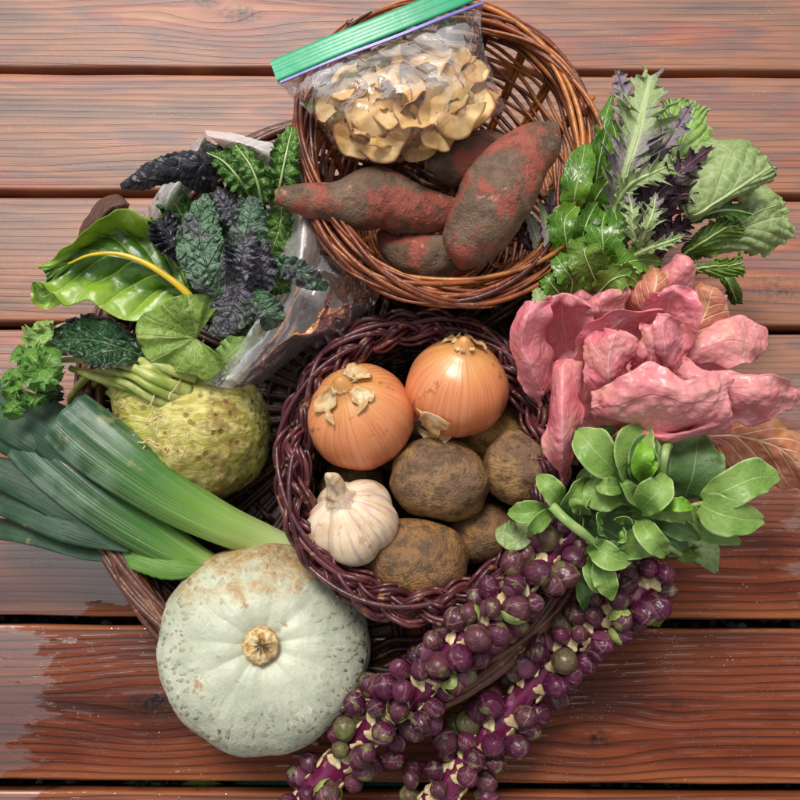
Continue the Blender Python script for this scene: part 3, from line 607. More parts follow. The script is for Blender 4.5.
# ------------------------------------------------------------ baskets
def basket(label, cat_px, zr, ra, rb, depth, base, nst, nrow, rs, mat, matin, rimstyle, seed, tilt=(0, 0), rowgap=1., stw=2, flare=.6, loc=None, group='wicker baskets'):
    r = np.random.default_rng(seed)
    c = P(*cat_px, zr); root = thing('wicker_basket', label, 'basket', (c[0], c[1], max(zr-depth-.004, 0)), group)
    tx, ty = map(math.radians, tilt)
    Rx = np.array([[1, 0, 0], [0, math.cos(tx), -math.sin(tx)], [0, math.sin(tx), math.cos(tx)]])
    Ry = np.array([[math.cos(ty), 0, math.sin(ty)], [0, 1, 0], [-math.sin(ty), 0, math.cos(ty)]])
    RR = Rx@Ry
    def W(phi, s, dr=0., dz=0.):
        """s 0 = base edge, 1 = rim"""
        q = base+(1-base)*np.maximum(s, 0)**flare
        rad = np.where(s < 0, base*(1+s), q)
        z = np.where(s < 0, -depth, -depth*(1-np.maximum(s, 0)))
        p = np.stack([(ra*rad+dr)*np.cos(phi), (rb*rad+dr)*np.sin(phi), z+dz], -1)
        return p@RR.T+c
    ns = 160
    ph = np.linspace(0, 2*PI, ns)
    wall = MB()
    for j in range(nrow):
        s = (j+.5)/nrow*.97
        for q in range(1):
            f = nst/2; off = r.random()*6
            dr = rs*1.1*np.cos(f*ph+j*PI)+.0008*vn(np.stack([ph*3+off, ph*0, ph*0+j], -1))
            dz = .0016*vn(np.stack([ph*2.5+off, ph*0+3, ph*0+j], -1))*rowgap
            a0 = r.random()*2*PI
            wall.tube(W(ph+a0, np.full(ns, s), dr, dz), rs*(.85+.3*r.random()), 6, tint=r.random())
    wall.build('side_weave', matin, root)
    fl = MB()
    for j in range(int(nrow*1.1)):
        s = -(j+.5)/(nrow*1.1); a0 = r.random()*6
        fl.tube(W(ph[::2]+a0, np.full(ns//2, s), 0, rs*np.cos(nst/2*ph[::2]+j*PI)), rs*1.1, 5, tint=r.random())
    G = W(np.linspace(0, 2*PI, 40)[None, :]+np.zeros((6, 1)), np.linspace(-.999, 0, 6)[:, None]+np.zeros((1, 40)), 0, -rs*1.2)
    if rowgap < 1.5: fl.grid(G, tint=.1)
    fl.build('base', matin, root)
    st = MB()
    for i in range(nst):
        a = 2*PI*i/nst+.02*r.normal()
        for k in range(stw):
            da = (k-(stw-1)/2)*rs*2.2/ra
            s = np.concatenate([np.linspace(-.9, 0, 6)[:-1], np.linspace(0, 1.03, 14)])
            st.tube(W(np.full(len(s), a)+da, s), rs*1.15, 6, tint=r.random(), ref=np.array([-math.sin(a), math.cos(a), .01]))
    st.build('stakes', matin, root)
    rim = MB()
    if rimstyle == 'plait':
        n3 = 520; k = 8; p3 = np.linspace(0, 2*PI, n3)
        for j in range(3):
            for b in range(5):
                psi = k*p3+2*PI*j/3
                psi = psi+.25*vn(np.stack([p3*5, p3*0+b, p3*0+j*3], -1)); lat = .0085*np.sin(psi)+(b-2)*.0034*(1+.3*vn(np.stack([p3*4, p3*0+b*3, p3*0], -1)))
                ver = .0048*np.sin(2*psi)+.0022*vn(np.stack([p3*9, p3*0+b, p3*0+j], -1))+.0035*np.cos(psi+b*1.3)
                rim.tube(W(p3, np.full(n3, 1.), lat-.004, ver+.003-np.abs(lat)*.35), .0023*(.75+.5*r.random()), 6, tint=r.random())
    else:
        nn = rimstyle[1]; rho = rimstyle[2]; tw = rimstyle[3]
        for i in range(nn):
            a0 = r.random()*2*PI; ln = r.uniform(1.2, 3.4); m = 90
            p3 = a0+np.linspace(0, ln, m); mi = tw*p3*r.choice([-1, 1, 1])*r.uniform(.4, 1.7)+r.random()*2*PI
            rr = rho*(.5+.6*r.random())
            rr = rr*(1+.25*vn(np.stack([p3*2+i, p3*0, p3*0], -1)))
            rad = rs*rimstyle[4]*(.75+.5*r.random())*np.minimum(1, .35+4*np.minimum(np.linspace(0, 1, m), 1-np.linspace(0, 1, m)))
            rim.tube(W(p3, np.full(m, 1.), rr*np.cos(mi), rr*.8*np.sin(mi)+.003), rad, 7, tint=r.random())
        for i in range(10):
            a = r.random()*2*PI; p0 = W(np.array([a]), np.array([1.]), .0, rho*.6)[0]
            d = nrm(np.array([-math.sin(a), math.cos(a), .4])+r.normal(size=3)*.5)
            rim.tube(np.array([p0, p0+d*.008, p0+d*.016]), rs*1.1, 6, tint=r.random())
    if rimstyle == 'plait':
        for i in range(16):
            m = 80; p3 = r.random()*6.3+np.linspace(0, r.uniform(.5, 1.3), m); rad = .0024*np.minimum(1, .3+5*np.minimum(np.linspace(0, 1, m), 1-np.linspace(0, 1, m)))
            x = np.linspace(-1, 1, m)*r.choice([-1, 1]); rim.tube(W(p3, np.full(m, 1.), .011*x, .010-.010*x*x+.001*r.normal()), rad, 7, tint=r.random())
    rim.build('rim', mat, root)
    return root
basket('large shallow brown wicker basket lying underneath everything else', (352, 396), .070, .242, .272, .058, .80, 46, 9, .0032, MT['wbig'], MT['win'], ('twist', 46, .012, 2.2, 1.05), 3)
basket('round orange brown wicker basket holding the sweet potatoes', (447, 146), .150, .127, .146, .125, .62, 20, 19, .0021, MT['wout'], MT['wout'], ('twist', 66, .0125, 1.6, 1.05), 5, tilt=(-6, 4), rowgap=2, flare=.75)
basket('small dark purple wicker basket with plaited rim holding onions and potatoes', (421, 462), .120, .113, .124, .105, .72, 30, 17, .0024, MT['wpur'], MT['win'], 'plait', 8)
# ------------------------------------------------------------ onions
def onion(px, r_, z, axis, label, seed, flaps):
    c = P(*px, z); r = np.random.default_rng(seed); R = frame(axis)
    root = thing('onion', label, 'onion', c-np.array([0, 0, r_]), 'onions in the purple basket')
    def fn(d, th, ph):
        neck = np.exp(-(th/.16)**2)*.28+np.exp(-(th/.5)**2)*.05
        rt = np.exp(-((PI-th)/.15)**2)*.06
        return (1+neck+rt+.012*np.cos(5*ph+seed)*np.sin(th)+.01*np.cos(9*ph+1)*np.sin(th)**2+.012*vn(d*2+seed))
    mb = MB(); blob(mb, c, r_*1.02, r_*1.02, r_*.93, R, 70, 90, fn); mb.build('bulb', MT['onion'], root)
    mb = MB()
    tip = c+R[:, 2]*r_*1.12
    for i in range(10):                     # dry neck wisps
        a = 2*PI*i/10+r.random()*.5; q = R@np.array([math.cos(a), math.sin(a), 0]); up = R[:, 2]
        l = r_*(.10+.14*r.random()); s0 = tip-up*r_*.12+q*r_*.05
        G = np.zeros((6, 5, 3)); si = R@np.array([-math.sin(a), math.cos(a), 0])
        for k in range(6):
            t = k/5; pt = s0+up*l*(.35*math.sin(t*2.2))+q*l*t*1.0
            for j in range(5):
                G[k, j] = pt+si*(j-2)/2*r_*.09*(1-.5*t)*(1+.3*math.sin(i+k))+up*.0015*math.sin(j*2+k+i)
        mb.grid(G)
    mb.build('neck', MT['paper'], root, solid=.0004)
    for fl in flaps:                        # loose papery flaps: (theta0,theta1,phi0,phi1,lift)
        mb = MB(); t0, t1, p0, p1, lift, mat = fl
        m, n = 22, 22; T, Q = np.meshgrid(np.linspace(t0, t1, m), np.linspace(p0, p1, n), indexing='ij')
        e = np.maximum(np.abs(np.linspace(-1, 1, n))[None, :]**2, (np.linspace(0, 1, m)[:, None])**2)
        T = T+.05*vn(np.stack([T*0+seed, Q*6, T*3], -1))*e*2; Q = Q+.14*vn(np.stack([T*9, Q*4, T*0+seed], -1))*e
        rr = 1.012+lift*e*(.7+.6*vn(np.stack([T*7, Q*7, T*0], -1)))
        base = 1+np.exp(-(T/.16)**2)*.28+np.exp(-(T/.5)**2)*.05
        rr = rr*base
        d = np.stack([np.sin(T)*np.cos(Q)*1.02, np.sin(T)*np.sin(Q)*1.02, np.cos(T)*.93], -1)*rr[..., None]*r_
        mb.grid(d@R.T+c); mb.build('papery_skin', mat, root, solid=.0003)
    return root
ax = nrm(CAM-P(360, 416, .11))
onion((360, 417), .0462, .112, ax+np.array([-.34, .62, 0]), 'orange brown onion on the left, above the garlic bulb', 1,
      [(.2, .62, 3.3, 4.3, .10, MT['paper']), (.15, .5, .2, 1.5, .12, MT['paper']), (.2, .55, 5.2, 6.1, .08, MT['paper'])])
onion((457, 388), .0440, .118, ax+np.array([.05, .95, 0]), 'reddish onion on the right with peeling skin at its lower left', 2,
      [(1.5, 2.0, 3.9, 4.5, .10, MT['paper']), (.12, .4, .2, 2.5, .10, MT['paper'])])
mb = MB(); sheet(mb, [[(415, 425, .10), (432, 432, .112), (440, 430, .118)], [(420, 434, .10), (438, 440, .114), (452, 436, .12)], [(432, 448, .118), (438, 446, .12), (446, 443, .12)]], 14, 14, .002, 80)
tag(mb.build('onion_skin_scrap', MT['paper'], solid=.0003), 'pale scrap of papery onion skin resting on the middle potato', 'onion skin')
# ------------------------------------------------------------ potatoes
def potato(px, z, rx, ry, rz, ang, label, mat, seed, group='potatoes in the purple basket'):
    c = P(*px, z); k = mpp(c); r = np.random.default_rng(seed)
    R = frame(nrm(CAM-c)*.7+np.array([0, 0, .3]))@rotz(math.radians(ang))
    eyes = nrm(r.normal(size=(9, 3)))
    def fn(d, th, ph):
        f = 1+.07*vn(d*1.3+seed*7)+.03*vn(d*3+seed)+.008*vn(d*9)
        for e in eyes: f = f-.035*np.exp(-((1-(d@e))/.006))
        return f
    mb = MB(); blob(mb, c, rx*k, ry*k, rz*k, R, 60, 80, fn)
    return tag(mb.build('potato', mat), label, 'potato', group)
potato((440, 479), .098, 52, 42, 40, -8, 'brown potato in the middle of the purple basket, under the right onion', MT['pot'], 1)
potato((519, 468), .100, 37, 40, 34, 20, 'round brown potato at the right edge, beside the pink chicory', MT['pot'], 2)
potato((417, 560), .095, 53, 42, 38, -6, 'oval brown potato with ochre patches below the garlic, lowest of the potatoes', MT['potl'], 3)
potato((481, 533), .066, 38, 30, 28, 15, 'shaded potato low in the basket between the middle and lowest potatoes', MT['potl'], 4)
potato((492, 432), .078, 42, 34, 30, -30, 'yellow potato with dark specks peeping out below the right onion', MT['poty'], 5)
potato((352, 486), .055, 34, 30, 26, 10, 'dark potato mostly hidden between the left onion and the garlic', MT['pot'], 6)
potato((395, 440), .045, 40, 34, 26, 10, 'potato at the bottom of the pile, glimpsed between the two onions', MT['pot'], 7)
# ------------------------------------------------------------ garlic
c = P(352, 522, .112); root = thing('garlic_bulb', 'whole white garlic bulb with short cut neck beside the lowest potato', 'garlic', c-np.array([0, 0, .035]))
R = frame(nrm(nrm(CAM-c)+np.array([-.42, .75, 0])))
def fg(d, th, ph):
    lob = np.abs(np.cos(2.5*ph+.8+.3*np.sin(ph)))**.8
    body = 1+.15*(lob-.6)*np.sin(th)**.8
    return body+.02*vn(d*3)+.05*np.exp(-(th/.55)**2)
mb = MB(); blob(mb, c, .0385, .0385, .031, R, 60, 120, fg); mb.build('cloves', MT['garlic'], root)
mb = MB(); b0 = c+R[:, 2]*.022
tipp = P(329, 474, .160)
pth = cr(np.array([b0, b0+(tipp-b0)*.35, b0+(tipp-b0)*.7+np.array([-.001, .002, 0]), tipp]), 24)
mb.tube(pth, np.interp(np.linspace(0, 1, 24), [0, .2, .45, .8, 1], [.021, .0135, .0075, .0065, .0030]), 20, cap=True)
v = mb.v[-1]; v += .0012*np.sin(np.arctan2(v[:, 1]-b0[1], v[:, 0]-b0[0])*9)[:, None]*np.array([1, 1, 0]); mb.build('neck', MT['garlic'], root)
# ------------------------------------------------------------ squash
c = P(265, 646, .062); root = thing('squash', 'large pale green grey squash with freckled rind on the wet deck', 'squash', (c[0], c[1], 0))
R = frame(nrm(nrm(CAM-c)*.75+np.array([0, 0, .25])+np.array([-.02, .02, 0])))
def fs(d, th, ph):
    rib = np.abs(np.cos(ph*5.5+.4+.25*np.sin(2*ph)))
    w = np.sin(th)**.7
    f = 1+.018*(rib-.6)*w+.024*vn(d*1.4+4)+.009*vn(d*5)+.003*vn(d*14)
    return f-.26*np.exp(-(th/.22)**2)-.05*np.exp(-(th/.6)**2)*(1.2-rib*.5)
mb = MB(); blob(mb, c, .0928, .0900, .062, R, 110, 220, fs); mb.build('rind', MT['squash'], root)
mb = MB(); s0 = c+R[:, 2]*.036; n = 16
rad = np.interp(np.linspace(0, 1, n), [0, .25, .6, .8, .95, 1], [.019, .0145, .0135, .0150, .0125, .002])
pp = np.array([s0+R[:, 2]*(.026*min(t, .93)) for t in np.linspace(0, 1, n)])
mb.tube(pp, rad, 40, ref=R[:, 0]); v = mb.v[-1]; v += (.0016*fbm(v*260, 3))[:, None]*nrm(v-s0)
mb.build('stem', MT['cork'], root)
# ------------------------------------------------------------ sweet potatoes
def sweet(ctrl, w, label, seed, ends=(), bend=0):
    pts = np.array([P(*q) for q in ctrl]); m = 90; sp = cr(pts, m); k = np.mean([mpp(p) for p in pts])
    t = np.linspace(0, 1, m); rad = cr(np.array(w, float)[:, None], m)[:, 0]*k
    mb = MB(); mb.tube(sp, np.maximum(rad, .0008), 48, flat=.92)
    v = mb.v[-1]; cen = np.repeat(np.concatenate([sp[:1], sp, sp[-1:]]), 48, 0); dr = nrm(v-cen+1e-9)
    rr = np.linalg.norm(v-cen, axis=1)
    v += dr*(rr*(.10*fbm(v*22+seed, 3))+np.minimum(rr/.01, 1)*.0012*fbm(v*90+seed, 3))[:, None]
    lo = pts[:, 2].min()
    if not ends: return tag(mb.build('sweet_potato', MT['sweet']), label, 'sweet potato', 'sweet potatoes in the orange basket')
    root = thing('sweet_potato', label, 'sweet potato', sp[m//2]-np.array([0, 0, rad.max()]), 'sweet potatoes in the orange basket')
    mb.build('skin', MT['sweet'], root)
    for e in ends:
        i = 0 if e == 0 else m-1; d = nrm(sp[0]-sp[3]) if e == 0 else nrm(sp[-1]-sp[-4])
        cb = MB(); rr = rad[i]*.86
        q = np.array([sp[i]-d*.001, sp[i]+d*.0018, sp[i]+d*.0026]); cb.tube(q, np.array([rr, rr, rr*.75]), 24)
        vv = cb.v[-1]; vv += .0007*fbm(vv*400, 2)[:, None]*d
        cb.build('cut_end', MT['cut'], root)
    return root
sweet([(278, 197, .185), (300, 199, .182), (340, 203, .172), (380, 198, .165), (415, 210, .158), (450, 213, .150), (480, 208, .14)], [9, 14, 20, 30, 27, 22, 15, 6], 'long sweet potato on the left with cut tip poking over the rim', 1, ends=(0,))
sweet([(557, 124, .170), (540, 142, .178), (515, 168, .184), (490, 208, .186), (470, 245, .178), (461, 268, .165)], [3, 19, 30, 36, 33, 24, 5], 'biggest sweet potato, leaning diagonally against the right rim', 2)
sweet([(427, 164, .160), (450, 163, .158), (480, 155, .152), (510, 150, .14)], [8, 20, 25, 24, 14], 'short sweet potato behind the others with a round cut end, below the apple bag', 3, ends=(0,))
sweet([(380, 232, .135), (395, 248, .14), (425, 257, .142), (460, 256, .135), (490, 245, .125)], [4, 13, 21, 22, 16, 5], 'knobbly sweet potato lowest in the basket, under the two big ones', 4)
# ------------------------------------------------------------ celeriac
c = P(200, 430, .074); root = thing('celeriac', 'knobbly yellow green celeriac root with stalks and leaves on the left', 'celeriac', (c[0], c[1], .02))
axd = nrm(P(118, 368, .10)-c); R = frame(axd, np.array([.3, 1, .3]))
def fc(d, th, ph):
    top = np.exp(-(th/.5)**2)*.42
    return 1+top+.06*vn(d*1.7+3)+.030*fbm(d*4+1, 3)+.012*fbm(d*13, 2)
mb = MB(); blob(mb, c, .065, .061, .064, R, 100, 140, fc); mb.build('root', MT['cel'], root)
mb = MB(); r = np.random.default_rng(4)
for i in range(20):
    a, b = r.uniform(118, 190), r.uniform(385, 480)
    if r.random() < .6: a, b = r.uniform(120, 165), r.uniform(375, 460)
    z = .15; p0 = P(a, b, z); p0 = c+nrm(p0-c)*.068
    q = [p0]
    d = r.normal(size=3)*.5
    for k in range(5):
        d = d+r.normal(size=3)*.6; q.append(c+nrm(q[-1]+nrm(d)*.0045-c)*(.069+.002*r.random()))
    mb.tube(cr(np.array(q), 14), np.linspace(.0009, .0003, 14), 5)
mb.build('rootlets', MT['root'], root)
stk = [([(150, 385, .12), (118, 372, .13), (90, 362, .125), (64, 360, .12), (43, 367, .12)], 6, 3), ([(148, 375, .11), (110, 362, .115), (70, 352, .11), (45, 345, .11)], 6, 3),
       ([(150, 392, .12), (125, 385, .125), (98, 378, .12), (70, 368, .115)], 8, 4), ([(140, 400, .10), (112, 378, .10), (92, 374, .095), (72, 395, .08), (70, 404, .07)], 7, 4),
       ([(142, 405, .10), (110, 385, .10), (98, 380, .09), (80, 402, .06)], 6, 4), ([(150, 365, .10), (112, 345, .09), (90, 326, .10), (72, 324, .11), (54, 329, .115), (44, 333, .11)], 6, 3),
       ([(160, 370, .12), (140, 366, .125), (118, 360, .125), (100, 366, .11)], 9, 5), ([(150, 400, .115), (132, 392, .12), (118, 398, .11), (108, 392, .10)], 7, 4),
       ([(165, 362, .12), (150, 358, .12), (128, 356, .12)], 7, 3), ([(170, 378, .13), (150, 368, .14), (132, 372, .135)], 8, 5)]
stk += [([(190, 392, .125), (158, 380, .140), (128, 366, .138), (100, 361, .128)], 9, 4), ([(185, 410, .12), (150, 396, .132), (124, 382, .13), (104, 378, .12)], 8, 4), ([(196, 378, .125), (165, 368, .138), (138, 360, .135), (112, 352, .12)], 8, 4), ([(180, 400, .128), (152, 388, .14), (132, 376, .138), (116, 372, .13)], 6, 4)]
for q, a, b in stk:
    pts = np.array([P(*x) for x in q]); mb = MB(); mb.tube(cr(pts, 26), np.linspace(a, b, 26)*mpp(pts[0])*.8, 10, flat=.8); mb.build('stalk', MT['celstalk'], root)
def parsley(hub, tips, z, mat=MT['celery'], seed=0, wf=.58):
    mb = MB()
    for i, (a, b) in enumerate(tips):
        L = math.hypot(a-hub[0], b-hub[1]); mx, my = (hub[0]+a)/2, (hub[1]+b)/2
        leaf(mb, [(*hub, z), (mx, my, z+.006), (a, b, z-.004)], [1, L*wf*.8, L*wf*1.25, L*wf, 1], cup=.12, ruf=.12, rf=3, teeth=.42, tf=3.5, sweep=.3, m=40, n=17, seed=seed+i, sharp=.8)
    mb.build('leaf', mat, root, solid=.0003)
parsley((43, 369), [(28, 388), (26, 350), (54, 347), (60, 382), (45, 392), (18, 372)], .135, seed=1)
parsley((43, 333), [(36, 322), (46, 320), (58, 330), (55, 345), (22, 340), (30, 348)], .12, seed=9, mat=MT['broady'])
parsley((14, 385), [(2, 378), (8, 370), (22, 378), (20, 395), (6, 400)], .12, seed=19)
parsley((10, 402), [(14, 420), (2, 412), (20, 412), (22, 400)], .128, seed=29)
parsley((26, 360), [(12, 352), (17, 362), (22, 345), (32, 344)], .118, seed=39)
parsley((52, 390), [(38, 400), (44, 411), (58, 402), (62, 386)], .10, seed=49, mat=MT['darkleaf'])
parsley((35, 395), [(28, 408), (44, 404), (22, 400)], .125, seed=59)
# ------------------------------------------------------------ leeks
def leek(label, ctrl, w, straps, seed, mt0='leek'):
    pts = np.array([P(*q) for q in ctrl]); m = 70; sp = cr(pts, m); k = mpp(pts[0])
    root = thing('leek', label, 'leek', (*sp[m//3][:2], .05), 'leeks beside the celeriac')
    mb = MB(); rad = cr(np.array(w, float)[:, None], m)[:, 0]*k
    fl = np.linspace(1., .5, m)[:, None]
    T = nrm(np.gradient(sp, axis=0)); S = nrm(np.cross(T, [0, 0, 1.])); U = np.cross(S, T)
    a = np.linspace(0, 2*PI, 48, endpoint=False)
    G = sp[:, None]+rad[:, None, None]*(S[:, None]*np.cos(a)[None, :, None]+U[:, None]*(np.sin(a)[None, :, None]*fl[..., None]))
    G += U[:, None]*(.0012*np.sin(a*9+seed)[None, :]*np.linspace(0, 1, m)[:, None])[..., None]
    G = np.concatenate([np.repeat(sp[:1, None], 48, 1), G, np.repeat(sp[-1:, None], 48, 1)])
    t = np.concatenate([[0], np.linspace(0, 1, m), [1]])
    uv = np.stack(np.broadcast_arrays((a/(2*PI))[None, :], t[:, None]), -1)
    mb.grid(G, cj=True, uv=uv); mb.build('shaft', MT[mt0], root)
    for i, (q, ww, mt, kw) in enumerate(straps):
        mb = MB(); leaf(mb, [(x, y, z-(.024 if seed == 2 else .012)) for x, y, z in q], ww, m=50, n=15, seed=seed*10+i, **{**dict(ruf=.04, rf=2, cup=-.25, bmp=.0008), **kw}); mb.build('leaf', MT[mt], root, solid=.0012)
    return root
leek('upper leek, pale thick shaft pointing at the squash, green leaves at left', [(312, 562, .040), (262, 541, .060), (218, 522, .086), (175, 499, .106), (135, 472, .118), (98, 444, .120), (66, 417, .118)],
     [14, 17, 19, 22, 25, 28, 30, 28], [
     ([(120, 470, .125), (70, 440, .128), (30, 415, .12), (-15, 385, .10)], [14, 26, 26, 18, 12], 'strap', {}),
     ([(110, 480, .115), (60, 460, .12), (10, 435, .11), (-30, 415, .10)], [10, 24, 24, 20, 12], 'strap', dict(roll=8))], 1)
leek('lower leek with bright green wrapped leaf, beneath the thick one', [(245, 582, .050), (196, 560, .070), (150, 533, .086), (105, 502, .094), (62, 467, .096), (28, 437, .092)],
     [9, 15, 22, 27, 29, 27], [
     ([(214, 568, .110), (178, 568, .112), (145, 560, .112), (120, 552, .106)], [1, 9, 15, 15, 10], 'strapg', dict(cup=-.22, roll=4, teeth=.05)),
     ([(150, 552, .110), (95, 522, .118), (40, 490, .118), (-28, 462, .110)], [2, 14, 20, 20, 12], 'strap', {}),
     ([(60, 462, .130), (25, 436, .134), (-5, 412, .125), (-35, 396, .11)], [3, 15, 20, 18, 10], 'strap', dict(roll=6)),
     ([(130, 550, .112), (80, 530, .118), (30, 508, .112), (-30, 492, .09)], [3, 13, 17, 17, 12], 'strap', dict(roll=-8)),
     ([(132, 560, .10), (80, 549, .104), (25, 532, .098), (-30, 522, .07)], [2, 8, 11, 12, 10], 'strap', dict(roll=-14))], 2, 'leek2')
# ------------------------------------------------------------ chard and savoy leaf
root = thing('chard_leaf', 'glossy bright green chard leaf with thick yellow rib', 'chard leaf', P(110, 262, .10))
mb = MB()
sheet(mb, [[(186, 282, .135), (188, 290, .137), (190, 296, .139), (189, 300, .137), (186, 306, .134)],
           [(163, 222, .150), (168, 250, .134), (168, 279, .140), (168, 292, .132), (162, 306, .140)],
           [(142, 214, .162), (146, 240, .138), (145, 264, .144), (142, 290, .132), (138, 318, .142)],
           [(115, 209, .168), (116, 234, .142), (119, 255, .147), (118, 282, .132), (112, 312, .146)],
           [(90, 222, .168), (94, 242, .144), (92, 254, .148), (90, 276, .136), (88, 296, .150)],
           [(62, 252, .160), (68, 258, .148), (68, 264, .148), (66, 276, .142), (60, 298, .152)],
           [(40, 268, .148), (44, 272, .150), (46, 276, .148), (44, 282, .144), (38, 282, .140)]], 110, 90, .0016, 32, .007, 4, 3, qv=(6, 2.2, .0028))
mb.build('leaf_blade', MT['chard'], root, solid=.0004)
mb = MB(); sp = cr(np.array([P(*q) for q in [(194, 301, .143), (178, 285, .146), (149, 265, .150), (119, 254, .152), (90, 255, .152), (68, 264, .150)]]), 40)
mb.tube(sp, np.linspace(.0036, .0009, 40), 12, flat=.7); mb.build('rib', MT['yrib'], root)
mb = MB(); leaf(mb, [(70, 275, .12), (55, 290, .125), (42, 296, .12), (34, 282, .125)], [3, 12, 12, 2], m=40, ruf=.25, rf=4)
tag(mb.build('chard_leaf', MT['chard']), 'curled small chard leaf tip left below the yellow ribbed leaf', 'chard leaf')
root = thing('savoy_leaf', 'round pale green cabbage leaf with fanning veins on top of the celeriac', 'cabbage leaf', P(190, 338, .12))
mb = MB()
hub = (212, 345)
def fanleaf(hub, rim, zh, zr, m, n, bmp, seed):
    rim = np.array(rim, float); rr = cr(rim, n)
    G = np.zeros((m, n, 3))
    for i, s in enumerate(np.linspace(0, 1, m)):
        for j in range(n):
            x = hub[0]+(rr[j, 0]-hub[0])*s; y = hub[1]+(rr[j, 1]-hub[1])*s
            G[i, j] = P(x, y, zh+(rr[j, 2]-zh)*s+.006*math.sin(s*PI)+.003*s*math.sin(j*.31+seed+2*math.sin(j*.13)))
    G += gnormal(G)*(bmp*fbm(G*70+seed, 3))[..., None]
    mb.grid(G)
fanleaf((196, 338), [(228, 362, .142), (220, 372, .138), (208, 381, .136), (194, 376, .140), (180, 373, .140), (166, 372, .138), (152, 364, .140), (142, 352, .142), (136, 336, .146), (137, 322, .150), (144, 313, .155), (158, 308, .158), (168, 300, .165), (182, 295, .168), (198, 294, .170), (212, 295, .168), (223, 299, .162)], .146, .15, 30, 110, .0016, 2)
mb.build('leaf_blade', MT['round'], root, solid=.0004)
mb = MB(); leaf(mb, [(215, 365, .13), (234, 350, .14), (246, 338, .14)], [6, 14, 12, 3], ruf=.3, rf=4, seed=5)
tag(mb.build('green_leaf', MT['broady']), 'small yellow green leaf crumpled at the right of the round leaf', 'leaf')
# dark leaf over the celeriac
mb = MB(); leaf(mb, [(148, 358, .135), (125, 349, .142), (95, 340, .142), (70, 339, .138), (52, 340, .128)], [4, 17, 27, 22, 15, 2], cup=.25, ruf=.22, rf=5, teeth=.12, tf=14, m=70, n=25, bmp=.0018, bsc=70, curl=-.15)
tag(mb.build('kale_leaf', MT['darkleaf'], solid=.0004), 'flat dark green leaf with purple crinkled edge above the celeriac stalks', 'kale leaf')
mb = MB(); sheet(mb, [[(76, 244, .07), (84, 246, .085), (94, 250, .08)], [(84, 218, .08), (94, 224, .10), (104, 232, .09)], [(100, 200, .085), (108, 207, .11), (114, 220, .095)], [(118, 195, .09), (122, 203, .11), (122, 216, .10)], [(131, 202, .09), (130, 206, .10), (127, 214, .09)]], 30, 20, .003, 40)
tag(mb.build('dry_leaf', MT['brown'], solid=.001), 'brown curled dry leaf poking up behind the chard leaf', 'leaf')
# ------------------------------------------------------------ kale leaves in the bag
KG = 'kale leaves in the produce bag'
def kleaf(label, q, w, mat, seed, group=KG, rib=None, ribr=(.0016, .0005), cat='kale leaf', name='kale_leaf', **kw):
    d = dict(cup=.1, ruf=.28, rf=6, teeth=.09, tf=15, m=90, n=31, bmp=.0030, bsc=55, seed=seed); d.update(kw)
    mb = MB(); sp, Nn = leaf(mb, q, w, **d)
    if not rib:
        return tag(mb.build(name, MT[mat], solid=.0004), label, cat, group)
    root = thing(name, label, cat, sp[0], group); mb.build('leaf_blade', MT[mat], root, solid=.0004)
    rb = MB(); rb.tube(sp+Nn*.0006, np.linspace(ribr[0], ribr[1], len(sp)), 8); rb.build('rib', MT[rib], root)
    return root
kleaf('long black blistered kale leaf sticking out to the left over the bag', [(222, 168, .165), (200, 162, .185), (170, 168, .19), (142, 177, .185), (120, 186, .172)], [9, 13, 15, 14, 12, 4], 'black', 1, cup=-.5, ruf=.08, teeth=.1, bmp=.003, bsc=55)
kleaf('short black kale leaf tucked under the long black one', [(218, 182, .15), (200, 180, .165), (185, 178, .165), (174, 181, .16)], [9, 11, 11, 8, 3], 'black', 2, cup=-.5, ruf=.1, bmp=.003, bsc=55)
kleaf('black crinkled kale leaf at the folded corner of the bag', [(225, 175, .15), (215, 158, .16), (204, 142, .158)], [8, 12, 12, 5], 'black', 3, cup=-.4, bmp=.003)
kleaf('black tightly curled kale clump between chard and dark leaves', [(186, 262, .14), (176, 245, .16), (166, 230, .162), (158, 218, .155)], [8, 15, 18, 15, 6], 'black', 4, ruf=.6, rf=9, bmp=.004, bsc=90)
kleaf('bright green kale leaf deep in the bag beside its left edge', [(196, 240, .13), (182, 215, .145), (172, 198, .145), (168, 188, .14)], [9, 16, 17, 14, 5], 'gkale', 5)
kleaf('dark green kale at the bag bottom behind the chard rib', [(200, 290, .10), (185, 270, .115), (180, 250, .12)], [18, 26, 24, 10], 'gkale', 25)
kleaf('frilly green kale leaf fanning left at the top of the bag', [(252, 198, .158), (240, 180, .175), (224, 162, .18), (207, 153, .175)], [6, 13, 16, 13, 5], 'gkale', 6, ruf=.45, teeth=.25, rib='palerib')
kleaf('frilly green kale leaf with pale rib at the middle top of the bag', [(262, 205, .165), (258, 185, .182), (250, 165, .19), (236, 146, .185)], [6, 15, 17, 14, 4], 'gkale', 7, ruf=.42, teeth=.25, rib='palerib')
kleaf('upright frilly green kale leaf next to the orange basket rim', [(277, 205, .165), (281, 180, .185), (286, 155, .192), (292, 128, .185)], [7, 18, 19, 15, 5], 'gkale', 8, ruf=.4, teeth=.25, rib='palerib')
kleaf('long deep green kale leaf hanging below the sweet potato tip', [(282, 205, .15), (280, 225, .16), (274, 245, .155), (268, 262, .145)], [10, 15, 14, 11, 5], 'gkale', 9)
kleaf('large grey green blistered kale leaf on the left in the bag', [(222, 300, .165), (208, 270, .185), (200, 235, .19), (202, 208, .182), (206, 194, .17)], [8, 22, 25, 20, 12, 3], 'kale', 10, ruf=.2, cup=-.15)
kleaf('grey green kale leaf pointing up in the middle of the bag', [(245, 262, .18), (246, 240, .196), (250, 215, .198), (254, 197, .188)], [12, 18, 20, 16, 6], 'kale', 11, cup=-.15)
